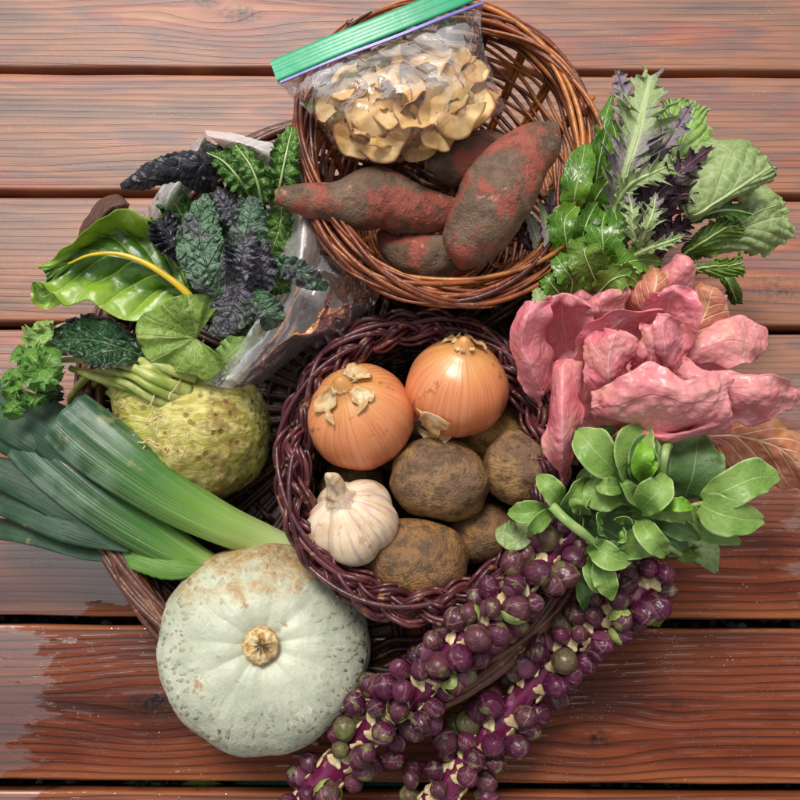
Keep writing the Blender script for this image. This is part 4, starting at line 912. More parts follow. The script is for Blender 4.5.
kleaf('purple green kale leaf bending left behind the middle ones', [(240, 225, .16), (228, 208, .165), (215, 192, .162)], [10, 14, 13, 6], 'pkale', 26, ruf=.4)
kleaf('ruffled purple grey kale heart in the centre of the bag', [(232, 285, .185), (240, 265, .204), (244, 245, .206), (240, 228, .195)], [14, 19, 20, 16, 6], 'pkale', 12, ruf=.5, rf=9, teeth=.3, bmp=.004)
kleaf('curly mauve kale leaf right of the centre of the bag', [(262, 290, .18), (262, 272, .195), (258, 252, .198), (262, 236, .185)], [10, 16, 17, 14, 5], 'pkale', 13, ruf=.6, rf=8, teeth=.3, bmp=.004)
kleaf('dark blistered purple kale leaf reaching down over the round leaf', [(240, 282, .19), (236, 300, .20), (228, 318, .205), (210, 334, .188)], [8, 18, 22, 18, 4], 'pkale', 14, ruf=.15, cup=-.2)
kleaf('blistered kale leaf with green right half below the centre', [(248, 286, .185), (258, 302, .196), (268, 316, .195), (266, 332, .178)], [8, 17, 19, 15, 4], 'kale', 15, ruf=.2, cup=-.3)
kleaf('grey green kale leaf trailing right across the bag film', [(262, 268, .185), (285, 268, .196), (305, 276, .194), (328, 288, .182)], [8, 12, 13, 11, 4], 'kale', 16, ruf=.3)
kleaf('small dark kale leaf under the trailing grey green one', [(255, 285, .17), (275, 282, .18), (292, 288, .175)], [8, 13, 12, 5], 'gkale', 17, ruf=.4)
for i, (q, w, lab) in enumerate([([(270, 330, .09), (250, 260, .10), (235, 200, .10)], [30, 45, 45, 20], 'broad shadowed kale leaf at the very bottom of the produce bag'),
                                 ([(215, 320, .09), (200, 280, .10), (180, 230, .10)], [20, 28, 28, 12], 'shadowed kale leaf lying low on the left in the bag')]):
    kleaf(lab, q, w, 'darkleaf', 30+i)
# produce bag
root = thing('produce_bag', 'open clear plastic produce bag full of kale leaves', 'plastic bag', P(270, 270, .06))
def fpart(name, rows, mat, **k):
    mb = MB(); sheet(mb, rows, **{**dict(m=50, n=50, bmp=.0022, bsc=38), **k}); mb.build(name, mat, root)
fpart('bag_edge', [[(206, 129, .190), (206, 138, .185), (214, 148, .15)], [(180, 160, .16), (188, 172, .165), (200, 180, .14)], [(160, 188, .15), (170, 200, .155), (184, 206, .135)], [(142, 213, .125), (154, 224, .130), (170, 228, .12)]], MT['filmw'])
fpart('bag_edge', [[(204, 130, .155), (210, 138, .16), (222, 148, .14)], [(225, 131, .165), (228, 142, .168), (236, 156, .15)], [(255, 138, .168), (256, 150, .17), (255, 164, .15)], [(285, 150, .165), (282, 166, .166), (272, 178, .15)], [(312, 190, .16), (298, 196, .165), (284, 202, .15)]], MT['filmw'], seed=3)
fpart('bag_side', [[(292, 198, .15), (305, 200, .17), (322, 212, .155)], [(288, 230, .15), (302, 236, .175), (320, 238, .155)], [(280, 262, .15), (298, 268, .178), (314, 270, .155)], [(268, 300, .15), (288, 302, .172), (304, 306, .152)], [(246, 335, .145), (268, 340, .160), (284, 345, .140)], [(205, 382, .125), (232, 380, .135), (240, 388, .12)]], MT['filmw'], seed=5)
fpart('bag_side', [[(296, 200, .16), (312, 205, .165), (325, 212, .15)], [(292, 230, .15), (325, 228, .152), (352, 240, .12)], [(285, 262, .155), (335, 255, .148), (382, 268, .10)], [(272, 300, .155), (325, 290, .158), (380, 296, .11)], [(255, 332, .148), (305, 325, .158), (352, 322, .12)], [(232, 362, .138), (270, 355, .148), (310, 346, .118)], [(205, 384, .126), (232, 388, .134), (262, 380, .112)]], MT['filmm'], seed=8, bmp=.003, m=90, n=60)
# purple stems inside the lower bag
r = np.random.default_rng(12)
for i, (a, b, c_, d, lab) in enumerate([(352, 262, 285, 350, 'dark maroon kale leaf seen through the bag, nearest the orange basket'), (372, 285, 300, 345, 'dark maroon kale leaf seen through the bag film beside the plaited rim'), (338, 250, 262, 362, 'dark maroon kale leaf pressed inside the bag film below the trailing leaf')]):
    kleaf(lab, [(a, b, .085), ((a+c_)/2, (b+d)/2, .11), (c_, d, .095)], [10, 22, 20, 8], 'purp' if i < 2 else 'darkleaf', 40+i, ruf=.4, rib='prib', ribr=(.0028, .0018))
# ------------------------------------------------------------ zip bag of dried apple
root = thing('zip_bag', 'clear zip bag of dried apple rings with green zip strip', 'plastic bag', P(400, 90, .16))
def zf(name, rows, mat, **k):
    mb = MB(); sheet(mb, rows, **{**dict(m=70, n=70, bmp=.0025, bsc=42), **k}); mb.build(name, mat, root)
top = [(276, 82, .205), (330, 62, .214), (384, 42, .218), (434, 20, .218), (483, 2, .212)]
r1 = [(296, 100, .205), (340, 92, .228), (392, 78, .236), (445, 60, .232), (483, 40, .205)]
r2 = [(318, 122, .19), (350, 118, .225), (400, 112, .236), (450, 98, .230), (492, 78, .19)]
r3 = [(332, 142, .175), (365, 142, .205), (408, 138, .216), (455, 124, .21), (505, 104, .17)]
r4 = [(344, 158, .160), (370, 161, .168), (405, 160, .17), (452, 138, .17), (503, 112, .162)]
zf('bag_front', [top, r1, r2, r3, r4], MT['film'])
zf('bag_back', [[(x, y, z-.004) for x, y, z in top], [(x, y, z-.045) for x, y, z in r1], [(x, y, z-.058) for x, y, z in r2], [(x, y, z-.042) for x, y, z in r3], [(x, y, z-.002) for x, y, z in r4]], MT['film'], seed=4)
def strip(name, pts, w, mat, thick=.0012, ridges=0):
    mb = MB(); q = cr(np.array([P(*p) for p in pts]), 60); T = nrm(np.gradient(q, axis=0)); S = nrm(np.cross(T, [0, 0, 1.]))
    U = np.cross(S, T); n = 15; u = np.linspace(-1, 1, n)
    G = q[:, None]+S[:, None]*(u[None, :, None]*w)+U[:, None]*((thick+.00022*np.cos(u*ridges*PI)) if ridges else thick+0*u)[None, :, None]
    G2 = G[:, ::-1]-U[:, None]*.0015
    mb.grid(np.concatenate([G, G2], 1), cj=True); mb.build(name, mat, root)
strip('zip_strip', [(274, 72, .210), (335, 46, .219), (395, 22, .223), (450, 0, .222), (482, -14, .216)], .0098, MT['zipg'], .0016, 3)
strip('seal_line', [(281, 83, .209), (336, 60, .217), (395, 38, .222), (445, 18, .222), (483, 4, .215)], .0013, MT['zipp'], .0022)
# apple rings
AP = []
def ringmesh(seed):
    r = np.random.default_rng(seed); mb = MB()
    R0 = .0215*(.8+.4*r.random()); hole = R0*r.uniform(.2, .34); full = r.random() < .35
    a = np.linspace(0, 2*PI*(1. if full else r.uniform(.7, .95)), 44); prof = []
    hs = np.linspace(0, 1, 9); th = .0006
    pr = [(h, th) for h in hs]+[(1.02, 0)]+[(h, -th) for h in hs[::-1]]
    G = np.zeros((len(a), len(pr), 3)); T = np.zeros((len(a), len(pr)))
    wv = r.uniform(.001, .0032); k1 = r.integers(2, 4); p1 = r.random()*6; p2 = r.random()*6
    bend = r.uniform(-12, 12); redk = r.choice([.3, .6, .9])
    for j, (h, z) in enumerate(pr):
        rad = hole*(1+.12*np.sin(5*a+p2))+(R0*(1+.08*np.sin(3*a+p1)+.04*np.sin(5*a+p2))-hole*(1+.12*np.sin(5*a+p2)))*h
        x, y = rad*np.cos(a), rad*np.sin(a)
        zz = z+wv*h**1.5*np.sin(k1*a+p1)+.0015*np.sin(7*a+p2)*h+bend*x*x
        G[:, j] = np.stack([x, y, zz], -1); T[:, j] = redk if h > .97 else 0.
    G += (.0006*fbm(G*150+seed, 2))[..., None]
    mb.grid(G, tint=T)
    c0 = G[:1].mean(1, keepdims=True); return mb
r = np.random.default_rng(21)
def inpoly(x, y, poly):
    c = False; j = len(poly)-1
    for i in range(len(poly)):
        if (poly[i][1] > y) != (poly[j][1] > y) and x < (poly[j][0]-poly[i][0])*(y-poly[i][1])/(poly[j][1]-poly[i][1])+poly[i][0]: c = not c
        j = i
    return c
poly = [(335, 98), (350, 85), (375, 72), (410, 62), (440, 54), (456, 56), (465, 70), (472, 80), (480, 100), (466, 114), (446, 122), (426, 138), (400, 142), (375, 144), (355, 142), (345, 125)]
protos = [ringmesh(100+i).build('apple_ring', MT['apple']) for i in range(10)]
cnt = 0; tries = 0; placed = []
while cnt < 68 and tries < 20000:
    tries += 1; x, y = r.uniform(322, 494), r.uniform(28, 155)
    if not inpoly(x, y, poly): continue
    lay = cnt/68
    if any((x-a)**2+(y-b)**2 < 11**2 and abs(lay-l) < .42 for a, b, l in placed): 
        if r.random() < .97: continue
    placed.append((x, y, lay))
    o = protos[cnt] if cnt < 10 else dup(protos[cnt % 10])
    edge = min(1, min(abs(y-155), abs(x-330), abs(x-492))/30+.2)
    zb = .172+.036*lay*edge
    o.location = P(x, y, zb); s = r.uniform(.75, 1.08)
    o.scale = (s, s, s)
    o.rotation_euler = (r.normal()*.47, r.normal()*.47, r.random()*6.28)
    tag(o, 'tan dried apple ring among the loose pile inside the zip bag', 'dried apple', 'dried apple rings in the zip bag'); cnt += 1
# ------------------------------------------------------------ leafy bunch above the chicory
root = thing('salad_green_bunch', 'bunch of toothed bright green mustard leaves between orange basket and frizzy purple leaf', 'greens', P(595, 250, .05))
def bl(q, w, mat='must', seed=0, par=None, rib='palerib', **kw):
    par = par or root
    d = dict(cup=.25, ruf=.16, rf=3.5, teeth=.2, tf=9, m=60, n=21, bmp=.0012, bsc=60, seed=seed); d.update(kw)
    mb = MB(); sp, Nn = leaf(mb, q, w, **d); o = mb.build('leaf', MT[mat], par, solid=.0003)
    if rib:
        rb = MB(); rb.tube(sp+Nn*.0002, np.linspace(.0009, .0002, len(sp)), 6); rb.build('rib', MT[rib], o)
    return o
for i, (q, w, mt, kw) in enumerate([
    ([(590, 275, .08), (600, 230, .09), (598, 190, .09)], [10, 30, 38, 26], 'mustd', dict(cup=-.2)),  # this and the next: dark leaves put low for a dark interior
    ([(570, 290, .08), (570, 250, .09), (560, 220, .09)], [10, 24, 24, 10], 'mustd', {}),
    ([(602, 165, .13), (603, 140, .148), (606, 118, .152), (612, 96, .142)], [7, 10, 9, 7, 2], 'must', dict(roll=20, teeth=.1)),
    ([(596, 205, .13), (597, 175, .15), (602, 148, .16), (607, 126, .15)], [9, 14, 14, 10, 3], 'mustd', dict(roll=-15, teeth=.1)),
    ([(573, 222, .14), (575, 195, .165), (581, 168, .17), (585, 145, .16)], [8, 15, 17, 14, 5], 'must', dict(teeth=.1, roll=10)),
    ([(612, 190, .14), (616, 160, .160), (616, 138, .165), (612, 122, .155)], [7, 11, 11, 8, 3], 'must', dict(roll=-10)),
    ([(588, 215, .15), (598, 195, .172), (610, 178, .178), (619, 158, .168)], [8, 13, 14, 10, 3], 'must', dict(roll=-20)),
    ([(572, 265, .15), (566, 240, .170), (565, 220, .175), (576, 206, .165)], [10, 17, 19, 14, 4], 'must', dict(teeth=.16)),
    ([(600, 275, .15), (603, 250, .175), (602, 228, .18), (605, 212, .168)], [10, 18, 22, 18, 6], 'must', dict(teeth=.22)),
    ([(612, 262, .15), (618, 242, .172), (617, 222, .176), (612, 205, .165)], [8, 13, 16, 12, 3], 'mustd', dict(teeth=.28, roll=-15)),
    ([(600, 290, .155), (590, 268, .175), (585, 250, .182), (596, 232, .17)], [10, 18, 21, 17, 6], 'olive', dict(roll=20, teeth=.12)),
    ([(604, 282, .16), (620, 266, .178), (640, 260, .178), (661, 262, .165)], [8, 16, 17, 13, 3], 'must', dict(teeth=.35, tf=6)),
    ([(598, 294, .16), (612, 280, .18), (628, 276, .18), (642, 288, .17)], [8, 15, 16, 12, 3], 'olive', dict(teeth=.3, tf=6)),
    ([(570, 296, .15), (572, 280, .165), (562, 266, .17), (552, 250, .16)], [10, 15, 16, 12, 4], 'must', dict(teeth=.25)),
    ([(566, 300, .15), (556, 290, .16), (548, 280, .165), (540, 270, .155)], [6, 12, 13, 8, 3], 'must', dict(teeth=.25)),
    ([(552, 290, .145), (551, 260, .160), (547, 230, .165), (540, 202, .155)], [5, 6, 6, 5, 2], 'friz', dict(teeth=.3, roll=10)),
    ([(546, 280, .14), (540, 250, .155), (532, 225, .16), (525, 208, .15)], [4, 6, 7, 6, 2], 'friz', dict(teeth=.3)),
    ([(552, 320, .145), (544, 308, .165), (538, 296, .168), (534, 286, .16)], [6, 9, 9, 6, 2], 'broad', dict(teeth=.25)),
    ([(630, 285, .14), (650, 276, .155), (668, 272, .15)], [8, 13, 11, 3], 'mustd', dict(teeth=.3)),
    ([(582, 250, .16), (584, 232, .178), (590, 215, .18), (598, 202, .17)], [6, 12, 13, 10, 3], 'mustd', dict(teeth=.2, roll=-20)),
    ([(560, 240, .155), (556, 225, .168), (560, 208, .17)], [6, 10, 10, 4], 'mustd', dict(teeth=.2, roll=25)),
    ([(625, 232, .155), (632, 215, .168), (630, 200, .165)], [5, 9, 9, 3], 'must', dict(teeth=.35))]):
    bl(q, w, mt, i+1, **kw)
FG = 'loose mustard leaves'
def frz(label, q, w, mat, seed, rib, group=FG, tf=9, **kw):
    d = dict(cup=.18, ruf=.22, rf=6, teeth=.72, tf=tf*1.05, sweep=.9, m=340, n=23, bmp=.0015, bsc=60, seed=seed, sharp=.75, sec=.34); d.update(kw)
    mb = MB(); sp, Nn = leaf(mb, q, w, **d)
    rt = thing('frizzy_leaf', label, 'mustard leaf', sp[0], group); mb.build('leaf_blade', MT[mat], rt, solid=.0003)
    rb = MB(); rb.tube(sp+Nn*.0002, np.linspace(.0022, .0004, len(sp)), 8); rb.build('rib', MT[rib], rt)
frz('biggest frizzy mustard leaf, pale green middle and purple tips, pointing up', [(606, 240, .155), (616, 205, .172), (626, 170, .188), (638, 130, .192), (650, 76, .175)], [5, 16, 32, 40, 36, 16], 'friz', 3, 'palerib', tf=10)
frz('purple frizzy leaf tip behind the biggest frizzy leaf', [(625, 160, .15), (626, 125, .165), (624, 95, .168), (617, 72, .155)], [8, 16, 17, 12, 4], 'frizt', 4, 'prib', tf=6)
frz('grey purple feathery leaf pointing up right beside the yellow green leaf', [(632, 190, .17), (648, 165, .188), (668, 140, .192), (691, 105, .18)], [8, 17, 20, 16, 4], 'frizt', 5, 'prib', tf=7)
frz('pale feathery leaf pointing right, lower branch of the frizzy group', [(612, 212, .165), (630, 185, .19), (655, 172, .198), (684, 160, .19)], [8, 18, 20, 16, 4], 'friz', 6, 'palerib', tf=7)
frz('dark maroon feathery leaf with spiky tip over the broad green leaf', [(640, 225, .165), (655, 198, .182), (680, 172, .192), (712, 147, .185)], [10, 22, 22, 15, 3], 'purp', 7, 'prib', tf=7)
frz('dark maroon leaf with curved spiky end left of the broad leaf', [(635, 240, .155), (655, 215, .17), (680, 195, .182), (704, 200, .178)], [10, 22, 22, 13, 3], 'purp', 8, 'prib', tf=6)
frz('dark maroon tangle of leaf low in the middle of the mustard greens', [(650, 270, .14), (655, 250, .155), (668, 235, .16), (690, 222, .155)], [14, 26, 26, 18, 4], 'purp', 9, 'prib', tf=8)
frz('deep purple leaf lying under all frizzy leaves', [(640, 250, .12), (650, 210, .13), (665, 180, .135)], [20, 38, 38, 14], 'purp', 10, 'prib', tf=6, teeth=.4)  # added low and dark to deepen the shade inside the greens
frz('olive feathery sprig pointing up above the pink chicory', [(640, 252, .175), (633, 232, .195), (632, 212, .2), (629, 194, .19)], [4, 12, 15, 12, 3], 'friz', 11, 'palerib', tf=5, teeth=.85)
frz('olive feathery sprig leaning right above the pink chicory', [(638, 252, .175), (645, 232, .198), (652, 215, .205), (656, 194, .195)], [4, 13, 16, 13, 3], 'friz', 12, 'palerib', tf=5, teeth=.85)
frz('thin olive feathery sprig lying flat towards the right', [(630, 258, .175), (650, 248, .19), (668, 242, .192), (684, 236, .18)], [3, 9, 10, 8, 2], 'friz', 13, 'palerib', tf=5, teeth=.85)
frz('dark spiky leaf between the two broad pale leaves', [(690, 222, .15), (712, 212, .165), (732, 210, .168), (752, 214, .16)], [5, 12, 14, 10, 2], 'mustd', 14, 'palerib', tf=5, teeth=.6)
frz('small maroon frizzy scrap hanging inside the orange basket rim', [(540, 262, .14), (532, 250, .15), (524, 240, .155), (516, 232, .15)], [4, 9, 10, 8, 2], 'purp', 15, 'prib', tf=4)
frz('small maroon frizzy leaf between big sweet potato and green bunch', [(552, 235, .13), (550, 210, .145), (551, 190, .148)], [4, 8, 8, 3], 'frizt', 16, 'prib', tf=5)
def brd(name, label, rows, mat, seed, rib, **k):
    rt = thing(name, label, 'mustard leaf', P(*rows[0][1]), FG); mb = MB()
    d = dict(m=150, n=70, bmp=.0020, bsc=42, ruf=.010, rf=7, seed=seed, teeth=.0035, tf=15, qv=(5, 3.2, .0022)); d.update(k)
    G = sheet(mb, rows, **d); mb.build('leaf_blade', MT[mat], rt, solid=.0003)
    rb = MB(); mid = G[:, rib]; rb.tube(mid+np.array([0, 0, .0006]), np.linspace(.0011, .0003, len(mid)), 8); rb.build('rib', MT['palerib'], rt)
brd('broad_leaf', 'largest broad pale green mustard leaf fanning out to the upper right', [
    [(682, 216, .165), (685, 219, .170), (687, 221, .171), (689, 222, .170), (692, 222, .168)],
    [(668, 196, .165), (684, 206, .176), (697, 213, .178), (702, 212, .174), (706, 212, .170)],
    [(674, 168, .165), (696, 186, .182), (714, 202, .183), (722, 200, .178), (730, 196, .172)],
    [(692, 150, .165), (716, 168, .184), (734, 190, .186), (744, 192, .178), (750, 197, .166)],
    [(716, 136, .160), (738, 152, .180), (752, 178, .186), (760, 184, .176), (764, 190, .165)],
    [(744, 138, .156), (752, 148, .172), (763, 171, .178), (770, 178, .170), (772, 182, .16)],
    [(756, 150, .156), (764, 155, .165), (772, 164, .168), (774, 169, .166), (774, 174, .16)]], 'broad', 1, 36)
brd('broad_leaf', 'broad pale leaf with wavy edge lowest on the right, over the deck gap', [
    [(692, 246, .12), (694, 250, .13), (696, 254, .13), (698, 257, .12)],
    [(705, 232, .13), (712, 238, .145), (716, 246, .145), (716, 258, .13)],
    [(726, 212, .13), (736, 224, .150), (740, 240, .148), (738, 258, .13)],
    [(742, 194, .125), (756, 212, .148), (760, 234, .146), (758, 258, .125)],
    [(764, 190, .115), (776, 206, .135), (778, 230, .132), (772, 250, .115)],
    [(780, 200, .105), (786, 212, .115), (787, 226, .114), (782, 240, .105)]], 'broad', 2, 24, bmp=.003)
brd('broad_leaf', 'yellow green broad leaf standing behind the feathery purple one', [
    [(664, 176, .14), (670, 178, .145), (678, 178, .14)], [(660, 156, .14), (676, 158, .155), (694, 166, .145)],
    [(664, 132, .14), (684, 138, .158), (706, 152, .145)], [(674, 112, .135), (692, 120, .150), (711, 132, .14)],
    [(688, 104, .13), (700, 106, .138), (710, 110, .13)]], 'broady', 3, 30)
brd('broad_leaf', 'small yellow green leaf piece at upper left of the frizzy cluster top', [
    [(668, 140, .13), (676, 142, .135), (684, 142, .13)], [(660, 118, .13), (672, 116, .14), (686, 120, .13)], [(664, 102, .12), (674, 100, .13), (686, 104, .12)]], 'broady', 4, 30)
brd('broad_leaf', 'olive shaded leaf curling below the largest broad leaf', [
    [(682, 252, .13), (684, 255, .14), (690, 256, .13)], [(698, 234, .15), (706, 242, .158), (712, 252, .14)],
    [(718, 220, .155), (726, 230, .160), (734, 242, .145)], [(738, 217, .15), (744, 226, .152), (750, 236, .145)]], 'olive', 5, 30)
brd('broad_leaf', 'narrow olive leaf just above the pink chicory on the right', [
    [(688, 262, .15), (690, 270, .155), (694, 276, .15)], [(712, 260, .155), (716, 268, .160), (718, 278, .15)], [(734, 262, .15), (740, 267, .152), (742, 273, .148)]], 'olive', 6, 30)
brd('broad_leaf', 'drooping green leaf tip below the olive one, over the deck', [
    [(714, 274, .12), (722, 272, .13), (734, 276, .12)], [(722, 288, .12), (732, 288, .13), (740, 290, .11)], [(732, 304, .10), (738, 304, .105), (743, 302, .10)]], 'mustd', 7, 30)
brd('broad_leaf', 'pale undersides of a broad leaf edge beside the olive shaded leaf', [
    [(682, 262, .12), (690, 256, .13), (698, 250, .125)], [(700, 246, .13), (708, 240, .135), (716, 236, .125)], [(716, 240, .13), (722, 234, .135), (728, 228, .125)]], 'broad', 8, 30)
# ------------------------------------------------------------ pink chicory head
root = thing('pink_chicory', 'large open head of crinkled pink chicory leaves on the right', 'chicory', P(650, 360, .06))
def rl(rows, mat='rad', seed=0, **k):
    mb = MB(); d = dict(m=80, n=64, bmp=.0020, bsc=48, ruf=.012, rf=3.6, seed=seed); d.update(k)
    G = sheet(mb, rows, **d); return mb.build('leaf', MT[mat], root, solid=.0003), G
# far, low leaves first
rl([[(545, 420, .10), (590, 440, .11), (640, 440, .10)], [(540, 370, .12), (600, 390, .13), (690, 420, .11)], [(548, 320, .13), (620, 345, .14), (720, 380, .12)], [(575, 300, .13), (630, 310, .14), (710, 330, .12)], [(610, 290, .13), (650, 285, .135), (690, 300, .12)]], 'rad', 40)
rl([[(560, 440, .12), (575, 444, .13), (600, 440, .12)], [(560, 400, .14), (582, 405, .155), (610, 410, .14)], [(572, 370, .15), (590, 375, .165), (612, 385, .15)]], 'radp', 41)
rl([[(700, 425, .10), (704, 434, .11), (708, 440, .10)], [(742, 412, .13), (738, 436, .125), (722, 462, .10)], [(778, 416, .14), (772, 445, .135), (752, 470, .10)], [(800, 440, .125), (796, 462, .13), (786, 482, .10)], [(806, 470, .10), (806, 480, .105), (804, 492, .09)]], 'rado', 1)
rl([[(690, 432, .09), (694, 438, .095), (698, 446, .09)], [(718, 440, .10), (716, 458, .095), (712, 474, .08)], [(745, 452, .10), (742, 466, .095), (735, 478, .08)]], 'rado', 12)
rl([[(676, 362, .16), (680, 366, .165), (684, 374, .16)], [(700, 330, .17), (702, 350, .175), (704, 366, .165)], [(738, 314, .165), (730, 340, .175), (728, 366, .165)], [(756, 326, .155), (752, 345, .165), (742, 360, .16)], [(767, 346, .145), (763, 352, .15), (758, 360, .15)]], 'radp', 2)
rl([[(676, 330, .15), (690, 340, .15), (704, 350, .15)], [(682, 296, .16), (706, 312, .16), (728, 330, .15)], [(692, 282, .165), (712, 292, .17), (732, 312, .155)], [(700, 278, .155), (718, 284, .16), (730, 300, .15)]], 'rado', 3)
rl([[(655, 300, .15), (668, 306, .16), (682, 312, .15)], [(650, 282, .165), (668, 290, .175), (684, 300, .165)], [(664, 266, .175), (680, 276, .185), (698, 284, .17)], [(676, 255, .18), (690, 266, .19), (700, 272, .17)], [(688, 256, .175), (694, 262, .18), (699, 268, .17)]], 'radp', 4, bmp=.003)
rl([[(628, 312, .15), (644, 318, .16), (660, 320, .15)], [(634, 296, .165), (650, 300, .18), (668, 306, .165)], [(642, 278, .17), (656, 280, .185), (672, 288, .17)], [(644, 268, .165), (654, 266, .18), (668, 274, .165)]], 'rado', 5, bmp=.003)
rl([[(600, 326, .15), (618, 330, .165), (636, 330, .15)], [(578, 316, .165), (600, 310, .185), (628, 308, .17)], [(584, 300, .17), (606, 294, .19), (634, 292, .175)], [(596, 294, .165), (612, 286, .18), (630, 280, .17)]], 'radp', 6, bmp=.003)
rl([[(566, 308, .15), (580, 308, .155), (592, 310, .15)], [(568, 298, .155), (580, 296, .165), (592, 300, .155)], [(572, 292, .15), (582, 288, .158), (590, 292, .15)]], 'rad', 7, bmp=.002)
# deep back wall of the left cup
rl([[(548, 368, .12), (570, 372, .115), (592, 372, .12)], [(544, 340, .15), (566, 340, .14), (592, 345, .15)], [(540, 312, .175), (562, 312, .168), (594, 322, .17)], [(546, 300, .188), (566, 294, .19), (592, 306, .185)], [(560, 296, .186), (576, 297, .186), (594, 306, .184)]], 'rad', 8)
rl([[(540, 412, .13), (546, 400, .138), (556, 378, .13)], [(520, 378, .15), (532, 368, .168), (551, 352, .15)], [(511, 348, .165), (522, 345, .182), (548, 334, .165)], [(513, 326, .175), (526, 318, .195), (546, 314, .18)], [(526, 306, .178), (536, 303, .19), (550, 300, .182)]], 'rad', 9, bmp=.0011, bsc=55, ruf=.006, rf=6)
rl([[(560, 486, .135), (563, 486, .14), (567, 482, .135)], [(550, 452, .155), (562, 452, .172), (578, 446, .155)], [(546, 418, .165), (562, 418, .188), (582, 415, .17)], [(546, 388, .17), (562, 385, .192), (581, 386, .175)], [(550, 368, .17), (563, 365, .186), (581, 365, .175)], [(560, 362, .165), (568, 360, .175), (580, 363, .17)]], 'rad', 10, bmp=.0011, bsc=55, ruf=.006, rf=6)
# right inner shell
rl([[(640, 345, .17), (662, 356, .185), (684, 358, .18)], [(640, 322, .18), (665, 330, .178), (696, 338, .185)], [(646, 304, .20), (668, 308, .188), (704, 322, .195)], [(656, 294, .208), (672, 292, .205), (698, 304, .20)], [(666, 292, .20), (676, 290, .202), (688, 294, .198)]], 'rad', 11, bmp=.0025)
# wrap leaf round the heart (left to top)
rl([[(572, 360, .175), (590, 376, .16), (604, 390, .15)], [(574, 340, .195), (596, 350, .175), (616, 372, .16)], [(588, 326, .208), (606, 332, .195), (626, 348, .175)], [(614, 315, .212), (626, 320, .205), (640, 332, .185)], [(640, 308, .212), (648, 314, .205), (652, 324, .19)], [(658, 306, .205), (660, 311, .20), (662, 318, .19)]], 'rad', 13, bmp=.003)
# heart
rl([[(588, 400, .17), (612, 402, .185), (640, 394, .18)], [(580, 370, .185), (608, 366, .205), (632, 366, .195)], [(588, 346, .195), (612, 340, .215), (638, 348, .20)], [(602, 332, .20), (620, 328, .214), (640, 340, .205)]], 'rad', 14, bmp=.0035)
rl([[(630, 370, .18), (640, 374, .185), (652, 376, .18)], [(634, 350, .20), (644, 352, .208), (654, 356, .2)], [(640, 334, .212), (646, 336, .216), (654, 342, .21)]], 'rad', 15, bmp=.003)
rl([[(650, 368, .18), (664, 374, .19), (680, 370, .18)], [(646, 344, .205), (664, 350, .212), (684, 350, .195)], [(648, 326, .218), (662, 326, .222), (684, 336, .20)], [(656, 318, .216), (668, 318, .218), (680, 326, .205)]], 'rad', 16, bmp=.003)
rl([[(636, 362, .19), (650, 366, .20), (660, 362, .19)], [(640, 342, .208), (652, 346, .212), (662, 340, .206)], [(638, 328, .212), (648, 330, .218), (660, 326, .212)], [(642, 322, .205), (650, 322, .212), (658, 322, .208)]], 'rad', 17, bmp=.002)
# right pale long leaf
rl([[(678, 360, .175), (676, 372, .18), (678, 384, .17)], [(704, 366, .185), (702, 386, .185), (700, 404, .165)], [(734, 368, .19), (736, 394, .185), (730, 416, .16)], [(764, 378, .185), (764, 400, .185), (760, 422, .155)], [(790, 386, .165), (788, 396, .17), (784, 408, .155)], [(808, 388, .15), (806, 393, .152), (804, 400, .148)]], 'radp', 18, bmp=.004)
# big front leaf, folded over
rl([[(590, 390, .19), (588, 412, .185), (596, 430, .165)], [(616, 378, .208), (616, 405, .205), (622, 436, .165)], [(650, 362, .216), (652, 395, .212), (650, 444, .165)], [(682, 376, .214), (686, 402, .21), (684, 440, .165)], [(712, 374, .208), (716, 402, .20), (710, 434, .165)], [(738, 380, .20), (732, 402, .195), (730, 430, .165)]], 'radp', 19, bmp=.0045, ruf=.006)
rl([[(600, 432, .165), (620, 430, .175), (640, 426, .18)], [(645, 444, .165), (656, 438, .185), (662, 430, .185)], [(666, 447, .165), (680, 436, .185), (690, 426, .185)], [(702, 434, .165), (712, 428, .182), (715, 420, .185)], [(732, 430, .165), (730, 424, .175), (728, 416, .18)]], 'rad', 20, bmp=.002)
